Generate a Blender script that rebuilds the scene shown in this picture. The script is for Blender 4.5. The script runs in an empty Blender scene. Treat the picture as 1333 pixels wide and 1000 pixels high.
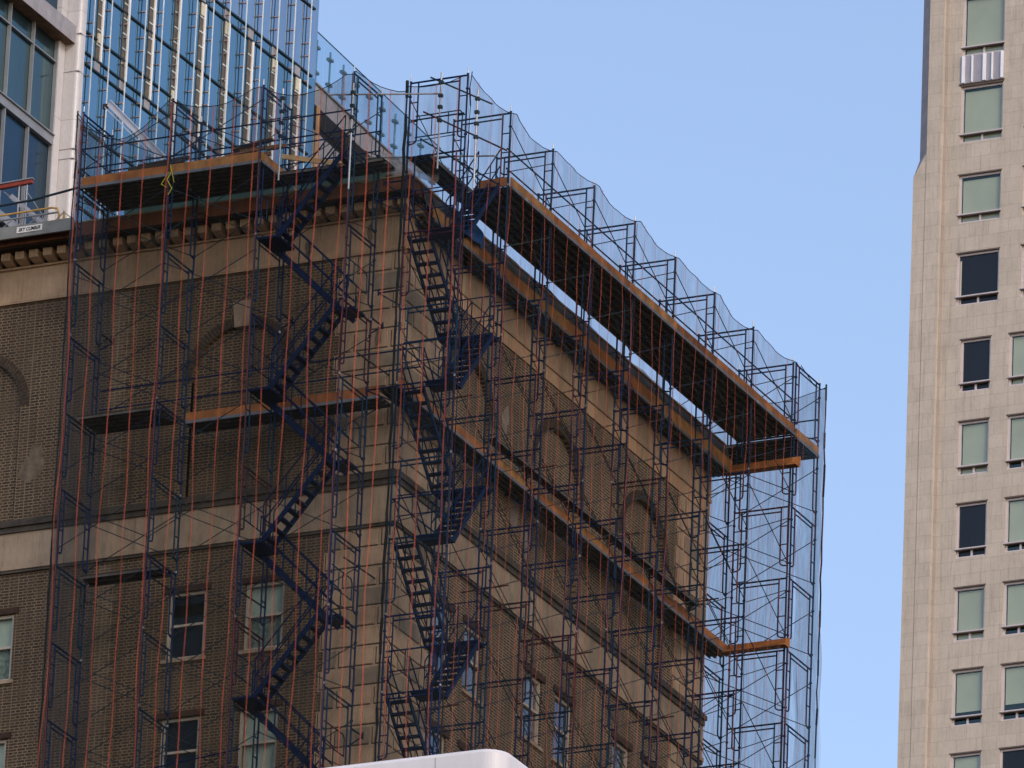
import bpy, math, random
from mathutils import Vector, Matrix
random.seed(7)
S = bpy.context.scene
COL = S.collection
ZG = 95.66            # height of the top scaffold headers above the street
R = math.radians

# ------------------------------------------------------------------ materials
def nn(nt, t, **kw):
    n = nt.nodes.new(t)
    for k, v in kw.items(): setattr(n, k, v)
    return n
def base_mat(name):
    m = bpy.data.materials.new(name); m.use_nodes = True
    nt = m.node_tree; nt.nodes.clear()
    out = nn(nt, 'ShaderNodeOutputMaterial'); b = nn(nt, 'ShaderNodeBsdfPrincipled')
    nt.links.new(b.outputs[0], out.inputs[0])
    return m, nt, b, out
def rgb(c): return (c[0], c[1], c[2], 1)
def noise(nt, vec, scale, detail=3, rough=.6):
    n = nn(nt, 'ShaderNodeTexNoise'); n.inputs['Scale'].default_value = scale
    n.inputs['Detail'].default_value = detail; n.inputs['Roughness'].default_value = rough
    if vec is not None: nt.links.new(vec, n.inputs['Vector'])
    return n.outputs['Fac']
def ramp(nt, fac, stops):
    r = nn(nt, 'ShaderNodeValToRGB'); e = r.color_ramp.elements
    e[0].position, e[0].color = stops[0][0], rgb(stops[0][1])
    e[1].position, e[1].color = stops[-1][0], rgb(stops[-1][1])
    for p, c in stops[1:-1]:
        k = e.new(p); k.color = rgb(c)
    nt.links.new(fac, r.inputs[0]); return r.outputs[0]
def mix(nt, a, b, fac, mode='MIX'):
    n = nn(nt, 'ShaderNodeMix', data_type='RGBA', blend_type=mode)
    for s, v in ((0, fac), (6, a), (7, b)):
        if hasattr(v, 'links'): nt.links.new(v, n.inputs[s])
        else: n.inputs[s].default_value = v if s == 0 else rgb(v)
    return n.outputs[2]
def pos(nt, sx=1, sy=1, sz=1):
    g = nn(nt, 'ShaderNodeNewGeometry'); m = nn(nt, 'ShaderNodeMapping')
    m.inputs['Scale'].default_value = (sx, sy, sz)
    nt.links.new(g.outputs['Position'], m.inputs[0]); return m.outputs[0]
def bump(nt, b, h, strength=.3, dist=.02):
    n = nn(nt, 'ShaderNodeBump'); n.inputs['Strength'].default_value = strength; n.inputs['Distance'].default_value = dist
    nt.links.new(h, n.inputs['Height']); nt.links.new(n.outputs[0], b.inputs['Normal'])
def M(name, col, rough=.6, metal=0., var=.25, scale=3., streak=0., rand=None, bmp=0., spec=.3):
    m, nt, b, out = base_mat(name)
    f = noise(nt, pos(nt), scale, 5)
    lo = tuple(c*(1-var) for c in col); hi = tuple(min(1, c*(1+var)) for c in col)
    c = ramp(nt, f, [(.3, lo), (.7, hi)])
    if rand:
        oi = nn(nt, 'ShaderNodeObjectInfo'); rr = nn(nt, 'ShaderNodeValToRGB'); rr.color_ramp.interpolation = 'CONSTANT'
        e = rr.color_ramp.elements
        e[0].position, e[0].color = 0, rgb(rand[0][1]); e[1].position, e[1].color = rand[1][0], rgb(rand[1][1])
        for p, cc in rand[2:]: k = e.new(p); k.color = rgb(cc)
        nt.links.new(oi.outputs['Random'], rr.inputs[0])
        c = mix(nt, c, rr.outputs[0], .8)
        f2 = noise(nt, pos(nt), 9, 3); c = mix(nt, c, (.10, .045, .025), ramp(nt, f2, [(.62, (0, 0, 0)), (.72, (.55, .55, .55))]))
    if streak:
        s = noise(nt, pos(nt, 4, 4, .35), 1.6, 5, .7)
        c = mix(nt, c, (.28, .26, .24), ramp(nt, s, [(.45, (0, 0, 0)), (.75, (streak,)*3)]), 'MULTIPLY')
    nt.links.new(c, b.inputs['Base Color'])
    b.inputs['Roughness'].default_value = rough; b.inputs['Metallic'].default_value = metal; b.inputs['Specular IOR Level'].default_value = spec
    if bmp: bump(nt, b, noise(nt, pos(nt), scale*12, 4), bmp, .01)
    return m
def brick_mat(name, axis, c1=(.022, .015, .009), c2=(.066, .041, .023), mo=(.22, .155, .09), joint=.013, stain=True, cl=1., bw=.235):
    m, nt, b, out = base_mat(name)
    g = nn(nt, 'ShaderNodeNewGeometry'); sp = nn(nt, 'ShaderNodeSeparateXYZ'); cb = nn(nt, 'ShaderNodeCombineXYZ')
    nt.links.new(g.outputs['Position'], sp.inputs[0])
    nt.links.new(sp.outputs[axis], cb.inputs[0]); nt.links.new(sp.outputs['Z'], cb.inputs[1])
    t = nn(nt, 'ShaderNodeTexBrick'); t.offset = .5; t.squash = .55; t.squash_frequency = 2
    nt.links.new(cb.outputs[0], t.inputs['Vector'])
    for k, v in (('Scale', 1), ('Mortar Size', joint), ('Mortar Smooth', .25), ('Bias', -.15), ('Brick Width', bw), ('Row Height', .0765)):
        t.inputs[k].default_value = v
    t.inputs['Color1'].default_value = rgb([x*cl for x in c1]); t.inputs['Color2'].default_value = rgb([x*cl for x in c2]); t.inputs['Mortar'].default_value = rgb(mo)
    c = t.outputs['Color']
    # bricks that have weathered to the colour of the mortar, in drifts
    w = noise(nt, pos(nt), 1.3, 6, .75)
    c = mix(nt, c, (.092, .062, .036), ramp(nt, w, [(.42, (.0,)*3), (.68, (.7,)*3)]))
    w2 = noise(nt, pos(nt), .45, 4, .6)
    c = mix(nt, c, (.62, .60, .58), ramp(nt, w2, [(.4, (0,)*3), (.62, (.6,)*3)]), 'MULTIPLY')
    if stain:
        s = noise(nt, pos(nt, 3, 3, .22), 1.4, 5, .7)
        c = mix(nt, c, (.45, .42, .40), ramp(nt, s, [(.5, (0,)*3), (.75, (.7,)*3)]), 'MULTIPLY')
        k = noise(nt, pos(nt), .8, 3, .55)
        c = mix(nt, c, (.16, .14, .115), ramp(nt, k, [(.68, (0,)*3), (.76, (.6,)*3)]))
    nt.links.new(c, b.inputs['Base Color']); b.inputs['Roughness'].default_value = .85
    bump(nt, b, t.outputs['Fac'], -.5, .006)
    return m
def stone_mat(name, col, axis='X', jw=0, jh=0, var=.22, streak=.55, joint=.008, shift=.5, jc=.45, rough=.8, blk=.12):
    m, nt, b, out = base_mat(name)
    f = noise(nt, pos(nt), 1.1, 6, .7)
    c = ramp(nt, f, [(.3, tuple(x*(1-var) for x in col)), (.7, tuple(x*(1+var) for x in col))])
    f2 = noise(nt, pos(nt, 5, 5, 1), 6, 4, .7)
    c = mix(nt, c, (.72, .70, .68), ramp(nt, f2, [(.4, (0,)*3), (.75, (.55,)*3)]), 'MULTIPLY')
    s = noise(nt, pos(nt, 5, 5, .3), 1.5, 5, .75)
    c = mix(nt, c, (.33, .31, .28), ramp(nt, s, [(.5, (0,)*3), (.78, (streak,)*3)]), 'MULTIPLY')
    if jw:
        g = nn(nt, 'ShaderNodeNewGeometry'); sp = nn(nt, 'ShaderNodeSeparateXYZ'); cb = nn(nt, 'ShaderNodeCombineXYZ')
        nt.links.new(g.outputs['Position'], sp.inputs[0]); nt.links.new(sp.outputs[axis], cb.inputs[0]); nt.links.new(sp.outputs['Z'], cb.inputs[1])
        t = nn(nt, 'ShaderNodeTexBrick'); t.offset = shift
        nt.links.new(cb.outputs[0], t.inputs['Vector'])
        for k, v in (('Scale', 1), ('Mortar Size', joint), ('Mortar Smooth', .1), ('Brick Width', jw), ('Row Height', jh)): t.inputs[k].default_value = v
        t.inputs['Color1'].default_value = (1-blk,)*3+(1,); t.inputs['Color2'].default_value = (1, 1, 1, 1); t.inputs['Mortar'].default_value = (jc, jc, jc, 1)
        c = mix(nt, c, t.outputs['Color'], 1., 'MULTIPLY')
    nt.links.new(c, b.inputs['Base Color']); b.inputs['Roughness'].default_value = rough
    bump(nt, b, noise(nt, pos(nt), 40, 4), .25, .004)
    return m
def glass_mat(name, tint, refl=.5, rough=.03, clear=(.5, .6, .6), wav=0.):
    """window glass: a coated reflection over a tinted view through"""
    m, nt, b, out = base_mat(name); nt.nodes.remove(b)
    g = nn(nt, 'ShaderNodeBsdfGlossy'); g.inputs['Color'].default_value = rgb(tint); g.inputs['Roughness'].default_value = rough
    t = nn(nt, 'ShaderNodeBsdfTransparent'); t.inputs['Color'].default_value = rgb(clear)
    mx = nn(nt, 'ShaderNodeMixShader'); mx.inputs[0].default_value = refl
    nt.links.new(t.outputs[0], mx.inputs[1]); nt.links.new(g.outputs[0], mx.inputs[2]); nt.links.new(mx.outputs[0], out.inputs[0])
    if wav:
        n = nn(nt, 'ShaderNodeBump'); n.inputs['Strength'].default_value = wav; n.inputs['Distance'].default_value = .05
        nt.links.new(noise(nt, pos(nt), .7, 2), n.inputs['Height']); nt.links.new(n.outputs[0], g.inputs['Normal'])
    return m
def coated_mat(name, col, spec, mixv, rough=.05, var=.2):
    """opaque coated curtain-wall glass"""
    m, nt, b, out = base_mat(name)
    f = noise(nt, pos(nt, 1, 1, .25), .5, 3)
    c = ramp(nt, f, [(.35, tuple(x*(1-var) for x in col)), (.65, tuple(x*(1+var) for x in col))])
    nt.links.new(c, b.inputs['Base Color']); b.inputs['Roughness'].default_value = .4
    g = nn(nt, 'ShaderNodeBsdfGlossy'); g.inputs['Color'].default_value = rgb(spec); g.inputs['Roughness'].default_value = rough
    n = nn(nt, 'ShaderNodeBump'); n.inputs['Strength'].default_value = .12; n.inputs['Distance'].default_value = .05
    nt.links.new(noise(nt, pos(nt), .6, 2), n.inputs['Height']); nt.links.new(n.outputs[0], g.inputs['Normal'])
    mx = nn(nt, 'ShaderNodeMixShader'); mx.inputs[0].default_value = mixv
    nt.links.new(b.outputs[0], mx.inputs[1]); nt.links.new(g.outputs[0], mx.inputs[2]); nt.links.new(mx.outputs[0], out.inputs[0])
    return m
def sheet_mat(name, col, alpha_lo, alpha_hi, scale=(1, 1, 1), nscale=2., moire=0., rough=.6, thr=(.3, .7), trans=.3, tcol=None, high=0.):
    """net / plastic film: a partly open surface"""
    m, nt, b, out = base_mat(name); nt.nodes.remove(b)
    d = nn(nt, 'ShaderNodeBsdfDiffuse'); d.inputs[0].default_value = rgb(col)
    tl = nn(nt, 'ShaderNodeBsdfTranslucent'); tl.inputs[0].default_value = rgb(tcol or col)
    dm = nn(nt, 'ShaderNodeMixShader'); dm.inputs[0].default_value = trans
    nt.links.new(d.outputs[0], dm.inputs[1]); nt.links.new(tl.outputs[0], dm.inputs[2])
    t = nn(nt, 'ShaderNodeBsdfTransparent')
    f = noise(nt, pos(nt, *scale), nscale, 4, .65)
    mr = nn(nt, 'ShaderNodeMapRange'); mr.inputs[1].default_value = thr[0]; mr.inputs[2].default_value = thr[1]
    mr.inputs[3].default_value = alpha_lo; mr.inputs[4].default_value = alpha_hi
    nt.links.new(f, mr.inputs[0]); fac = mr.outputs[0]
    if high:      # haze of the net against the sky, put in as a denser top lift
        g2 = nn(nt, 'ShaderNodeNewGeometry'); s2 = nn(nt, 'ShaderNodeSeparateXYZ'); m2 = nn(nt, 'ShaderNodeMapRange')
        nt.links.new(g2.outputs['Position'], s2.inputs[0]); nt.links.new(s2.outputs['Z'], m2.inputs[0])
        m2.inputs[1].default_value = ZG-2.4; m2.inputs[2].default_value = ZG-1.8; m2.inputs[3].default_value = 0; m2.inputs[4].default_value = high
        a2 = nn(nt, 'ShaderNodeMath', operation='ADD'); nt.links.new(fac, a2.inputs[0]); nt.links.new(m2.outputs[0], a2.inputs[1]); fac = a2.outputs[0]
    if moire:
        w = nn(nt, 'ShaderNodeTexWave'); w.inputs['Scale'].default_value = 2.6; w.inputs['Distortion'].default_value = 11; w.inputs['Detail'].default_value = 1.
        w.inputs['Detail Scale'].default_value = .45; nt.links.new(pos(nt, 1, 1, .8), w.inputs[0])
        a = nn(nt, 'ShaderNodeMath', operation='MULTIPLY_ADD'); a.inputs[1].default_value = moire; nt.links.new(w.outputs[1], a.inputs[0]); nt.links.new(fac, a.inputs[2]); fac = a.outputs[0]
    mx = nn(nt, 'ShaderNodeMixShader'); nt.links.new(fac, mx.inputs[0])
    nt.links.new(t.outputs[0], mx.inputs[1]); nt.links.new(dm.outputs[0], mx.inputs[2]); nt.links.new(mx.outputs[0], out.inputs[0])
    return m

NAVY = (.006, .022, .10)
MT = dict(
    steel=M('scaffold_paint', NAVY, .45, .0, .35, 6, rand=[(0, (.002, .015, .058)), (.35, (.002, .026, .056)), (.6, (.002, .009, .032)), (.84, (.045, .007, .012)), (.92, (.035, .018, .012)), (.96, (.002, .025, .050))], spec=.08),
    stair=M('stair_paint', (.002, .010, .042), .5, .0, .35, 5, spec=.08),
    brace=M('brace_metal', (.014, .022, .030), .5, .0, .4, 5, spec=.15, rand=[(0, (.02, .034, .045)), (.5, (.012, .02, .05)), (.8, (.03, .045, .045)), (.9, (.07, .02, .015))]),
    lace=M('red_lacing', (.10, .008, .012), .6, 0, .6, 2),
    galv=M('galvanised_tube', (.36, .37, .38), .4, .6, .2, 8),
    deckd=M('deck_plank_dark', (.022, .020, .018), .7, .1, .5, 3),
    lip=M('deck_plank_lip', (.11, .10, .09), .6, .3, .4, 4),
    deckr=M('deck_rail_grey', (.16, .17, .19), .5, .4, .2, 6),
    wood=M('toe_board_wood', (.30, .118, .036), .75, 0, .45, 2.2, streak=.25),
    wood_b=M('toe_board_yellowed', (.34, .165, .055), .75, 0, .4, 2.6, streak=.35), wood_c=M('toe_board_dark', (.20, .075, .026), .8, 0, .5, 1.7, streak=.5),
    wood2=M('plywood_band', (.33, .125, .04), .8, 0, .4, 1.3, streak=.45),
    lumber=M('pale_lumber', (.50, .34, .17), .75, 0, .25, 3),
    oldwood=M('old_plank', (.16, .085, .045), .8, 0, .4, 3),
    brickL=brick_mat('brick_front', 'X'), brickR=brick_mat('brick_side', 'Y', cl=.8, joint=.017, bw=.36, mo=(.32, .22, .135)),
    brickTooth=brick_mat('brick_toothed', 'X', (.075, .05, .033), (.13, .09, .055), (.27, .215, .145)),
    vous=M('arch_brick', (.048, .034, .024), .85, 0, .5, 11),
    vousm=M('arch_mortar', (.13, .10, .068), .9, 0, .2, 5),
    stoneL=stone_mat('limestone_front', (.40, .275, .17), 'X', 1.9, 4, joint=.006, jc=.6),
    stoneR=stone_mat('limestone_side', (.42, .27, .155), 'Y', 1.9, 4, joint=.006, jc=.6),
    stoneB=stone_mat('limestone_band', (.33, .25, .172), 'X', 2.6, 7, joint=.006, jc=.6, streak=.7),
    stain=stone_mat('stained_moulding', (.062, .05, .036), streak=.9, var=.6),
    quoin=stone_mat('quoin_block', (.40, .285, .185), streak=.5, var=.25),
    quoinw=stone_mat('quoin_block_weathered', (.24, .19, .135), streak=.8, var=.3),
    quoinb=stone_mat('quoin_groove_shade', (.030, .021, .014)),
    patchl=M('pale_patch_mortar', (.135, .105, .075), .9, 0, .4, 5),
    corn=M('cornice_fascia', (.14, .055, .028), .8, 0, .4, 2, streak=.5),
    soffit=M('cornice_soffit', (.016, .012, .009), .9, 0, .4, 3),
    roof=M('roof_felt', (.06, .06, .06), .9),
    darkroom=M('dark_room', (.006, .008, .009), .9, 0, .2),
    winframe=M('window_frame_paint', (.40, .36, .30), .6, 0, .15, 8),
    lint=M('lintel_brick', (.045, .024, .016), .85, 0, .4, 9),
    shade=M('window_shade', (.55, .58, .50), .8, 0, .08, 3),
    curtain=M('window_curtain', (.25, .28, .23), .85, 0, .5, 9, streak=.6),
    pane=glass_mat('window_glass', (.5, .6, .7), .03, .02, (.72, .78, .74)),
    panesky=glass_mat('window_glass_sky', (.8, .88, 1.), .34, .02, (.5, .55, .55)),
    gtower=coated_mat('curtain_glass', (.02, .08, .13), (.40, .63, .80), .52, .04),
    gtower2=coated_mat('curtain_glass_upper', (.05, .12, .20), (.70, .80, .95), .55, .04, .35),
    gteal=coated_mat('teal_glass', (.004, .035, .05), (.20, .42, .52), .35, .06),
    gdark=coated_mat('dark_glass', (.010, .030, .040), (.22, .36, .38), .38, .03, .6),
    gdeep=coated_mat('deep_glass', (.004, .020, .045), (.07, .17, .25), .34, .03, .7),
    mull=M('mullion_dark', (.012, .028, .04), .5, .2, .2),
    rod=M('glass_fin_edge', (.60, .66, .66), .4, 0, .12),
    brk=M('pink_bracket', (.30, .22, .22), .6),
    louv=M('louver_shadow', (.10, .088, .075), .8, 0, .35, 9),
    whitem=M('white_metal', (.80, .78, .74), .35, .1, .06, 1.5),
    warmedge=M('warm_metal', (.60, .55, .40), .4, .2, .15),
    pier=stone_mat('pier_panel', (.54, .53, .54), 'X', 3, 3.4, var=.06, streak=.12, jc=.5, rough=.35),
    greym=M('grey_metal', (.26, .27, .29), .5, .4, .12, 2),
    greyd=M('grey_panel', (.30, .29, .31), .6, .1, .15, 2, streak=.3),
    blackb=M('dark_band', (.025, .022, .02), .8),
    bal=glass_mat('balustrade_glass', (.7, .85, .95), .14, .05, (.86, .92, .95)),
    balp=M('balustrade_steel', (.10, .18, .19), .4, .4),
    ash=stone_mat('tower_ashlar', (.50, .445, .38), 'X', .86, .585, var=.10, streak=.45, joint=.010, jc=.72, blk=.10),
    ashd=stone_mat('tower_ashlar_shaded', (.42, .365, .32), 'Y', .9, .585, var=.07, streak=.25, joint=.010, jc=.7),  # same ashlar in a darker tone, shade of the turned sides put into colour
    ashc=stone_mat('tower_chamfer_shaded', (.36, .31, .33), 'X', .9, .585, var=.06, streak=.2, joint=.010, jc=.6),  # ashlar darkened again, the chamfer's shade is in its colour
    tframe=M('tower_window_frame', (.55, .50, .52), .5, .2, .06),
    tbar=M('tower_window_bar', (.13, .10, .085), .5, .2, .1),
    tblind=M('tower_blind', (.46, .45, .38), .85, 0, .10, .6),
    tpane=glass_mat('tower_glass', (.5, .7, .70), .10, .02, (.82, .89, .85)),
    tdark=coated_mat('tower_dark_glass', (.002, .004, .007), (.02, .04, .06), .15, .02, .5),
    lpw=M('louver_white', (.85, .85, .88), .3, .2, .05), lpg=M('louver_grey', (.34, .33, .36), .4, .3, .08),
    net=sheet_mat('debris_net', (.014, .015, .013), .17, .40, (2.2, 2.2, .5), 1.5, 0., trans=.55, tcol=(.22, .27, .29), high=.03),
    netd=sheet_mat('debris_net_far', (.05, .09, .13), .18, .34, (3, 3, .5), 1.6, .07, trans=.6, tcol=(.26, .36, .43)),
    nete=sheet_mat('net_edge', (.025, .03, .035), .9, .98),
    cord=sheet_mat('orange_cord', (.46, .11, .07), .22, .66, (1, 1, .6), 1.6, trans=.3),
    cordp=sheet_mat('far_cord', (.70, .22, .18), .16, .30, trans=.5),
    tarpg=sheet_mat('green_film', (.26, .46, .42), .75, 1.0, (1, 1, 1), 1.8, trans=.4, thr=(.35, .6)),
    tarpw=sheet_mat('clear_film', (.50, .50, .50), .35, .9, (1, 1, 2), 2.5, trans=.4, thr=(.35, .65)),
    tarpb=M('blue_tarp', (.015, .09, .30), .45, 0, .5, 4, bmp=.5),
    tarpgrey=M('grey_sheet', (.085, .085, .075), .45, .1, .6, 1.6, streak=.5),
    stage=M('stage_aluminium', (.20, .20, .18), .5, .3, .2, 3),
    yellow=M('yellow_pipe', (.50, .30, .08), .5, 0, .25, 4),
    redb=M('red_beam', (.22, .035, .02), .6, 0, .3, 4),
    sign=M('sign_white', (.62, .62, .60), .6, 0, .06), ink=M('sign_ink', (.012, .012, .02), .6, 0, .1),
    alu=M('aluminium_beam', (.48, .47, .50), .4, .3, .12, 3),
    white=M('white_cladding', (.68, .67, .70), .4, 0, .07, .9, streak=.12),
    whites=M('white_cladding_seam', (.42, .41, .46), .5, 0, .05),
    ground=M('asphalt', (.05, .05, .05), .9, 0, .2, .5), pave=M('pavement', (.22, .21, .2), .9, 0, .1, .8),
    rope=M('yellow_rope', (.45, .42, .05), .7),
    pink=M('pale_plaster', (.22, .175, .145), .85, 0, .35, 5),
)

# ------------------------------------------------------------------ geometry helpers (z is measured from the top scaffold headers; ZG is added at the end)
class MB:
    def __init__(s): s.v = []; s.f = []
    def quad(s, *p):
        i = len(s.v); s.v += [tuple(q) for q in p]; s.f.append(tuple(range(i, i+len(p)))); return s
    def box(s, x0, x1, y0, y1, z0, z1):
        i = len(s.v)
        s.v += [(x, y, z) for z in (z0, z1) for x, y in ((x0, y0), (x1, y0), (x1, y1), (x0, y1))]
        s.f += [tuple(i+k for k in q) for q in ((3, 2, 1, 0), (4, 5, 6, 7), (0, 1, 5, 4), (1, 2, 6, 5), (2, 3, 7, 6), (3, 0, 4, 7))]
        return s
    def tube(s, a, b, r, n=6, r2=None):
        a = Vector(a); b = Vector(b); d = (b-a)
        if d.length < 1e-6: return s
        d.normalize(); u = d.cross(Vector((0, 0, 1)) if abs(d.z) < .9 else Vector((1, 0, 0))).normalized(); w = d.cross(u)
        i = len(s.v); r2 = r if r2 is None else r2
        for p, q in ((a, r), (b, r2)):
            for k in range(n):
                t = 2*math.pi*k/n; s.v.append(tuple(p+(u*math.cos(t)+w*math.sin(t))*q))
        for k in range(n):
            j = (k+1) % n; s.f.append((i+k, i+j, i+n+j, i+n+k))
        s.f.append(tuple(i+k for k in range(n-1, -1, -1))); s.f.append(tuple(i+n+k for k in range(n)))
        return s
    def path(s, pts, r, n=6):
        for a, b in zip(pts, pts[1:]): s.tube(a, b, r, n)
        return s
    def beam(s, a, b, w, h, up=(0, 0, 1)):
        a = Vector(a); b = Vector(b); d = (b-a).normalized(); u = d.cross(Vector(up)).normalized()*w/2; v = u.cross(d).normalized()*h/2
        i = len(s.v); s.v += [tuple(p+q) for p in (a, b) for q in (-u-v, u-v, u+v, -u+v)]
        s.f += [tuple(i+k for k in q) for q in ((0, 3, 2, 1), (4, 5, 6, 7), (0, 1, 5, 4), (1, 2, 6, 5), (2, 3, 7, 6), (3, 0, 4, 7))]
        return s
    def mesh(s, name, mats, bevel=0):
        me = bpy.data.meshes.new(name); me.from_pydata(s.v, [], s.f)
        for m in (mats if isinstance(mats, list) else [mats]): me.materials.append(m)
        me.update(); return me
def link(o): COL.objects.link(o); return o
def tag(o, label=None, cat=None, group=None, kind=None):
    if label: o['label'] = label
    if cat: o['category'] = cat
    if group: o['group'] = group
    if kind: o['kind'] = kind
    return o
def thing(name, label, cat, loc=(0, 0, 0), group=None, kind=None):
    o = bpy.data.objects.new(name, None); o.location = loc; o.empty_display_size = .3; link(o)
    return tag(o, label, cat, group, kind)
def wloc(o):
    v = Vector((0, 0, 0))
    while o is not None: v += Vector(o.location); o = o.parent
    return v
def part(name, geo, mat, parent=None, loc=None, smooth=False):
    """geo: MB in world coordinates (loc None) or a mesh placed at world loc"""
    me = geo.mesh(name, mat) if isinstance(geo, MB) else geo
    if smooth:
        for p in me.polygons: p.use_smooth = True
    o = bpy.data.objects.new(name, me); link(o)
    base = wloc(parent) if parent else Vector((0, 0, 0))
    o.parent = parent
    o.location = (Vector(loc) if loc else Vector((0, 0, 0))) - base
    return o
def bevel(o, w=.01, seg=1):
    m = o.modifiers.new('bevel', 'BEVEL'); m.width = w; m.segments = seg; m.limit_method = 'ANGLE'; return o

YW, XW, YE = 2.40, .44, 20.35     # brick building: front wall plane, side wall plane, far end
LH = 1.958                        # scaffold lift
B = 2.44; W = 1.52
NL = 10

# ------------------------------------------------------------------ ground and setting
g = MB(); g.quad((-900, -900, -ZG), (900, -900, -ZG), (900, 900, -ZG), (-900, 900, -ZG))
tag(part('ground', g, MT['ground']), 'dark asphalt ground of the streets below the buildings', kind='structure')

# ------------------------------------------------------------------ brick building
bb = thing('brick_building', 'old brown brick building with limestone quoins and blind arches behind the blue scaffold', 'building', (-14, 11, -ZG))
def wall_with_holes(mb, to3, a0, a1, z0, z1, holes, depth, jamb):
    """rectangle a0..a1, z0..z1 with rectangular holes; jambs run back by depth"""
    xs = sorted({a0, a1, *[h[0] for h in holes], *[h[1] for h in holes]})
    zs = sorted({z0, z1, *[h[2] for h in holes], *[h[3] for h in holes]})
    for x0, x1 in zip(xs, xs[1:]):
        for q0, q1 in zip(zs, zs[1:]):
            cx, cz = (x0+x1)/2, (q0+q1)/2
            if any(h[0] < cx < h[1] and h[2] < cz < h[3] for h in holes): continue
            mb.quad(to3(x0, q0, 0), to3(x1, q0, 0), to3(x1, q1, 0), to3(x0, q1, 0))
    for h0, h1, k0, k1 in holes:
        for p, q in (((h0, k0), (h1, k0)), ((h1, k0), (h1, k1)), ((h1, k1), (h0, k1)), ((h0, k1), (h0, k0))):
            jamb.quad(to3(*p, 0), to3(*q, 0), to3(*q, depth), to3(*p, depth))
toL = lambda a, z, d: (a, YW+d, z)
toR = lambda a, z, d: (XW-d, a, z)
AR = 1.31; ZC = -6.39; SILLB = -9.45       # blind arch radius, centre height, foot
archL = [-3.9, -11.2, -18.5]; archR = [6.1, 11.3, 16.5]
winL = [(c+o, c+o+1.04) for c in archL for o in (-1.63, .46)]
winR = [(c-1.4, c-.37) for c in archR]+[(c+.37, c+1.4) for c in archR]
rows = [(-13.55, -11.84), (-16.8, -15.05)]
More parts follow.
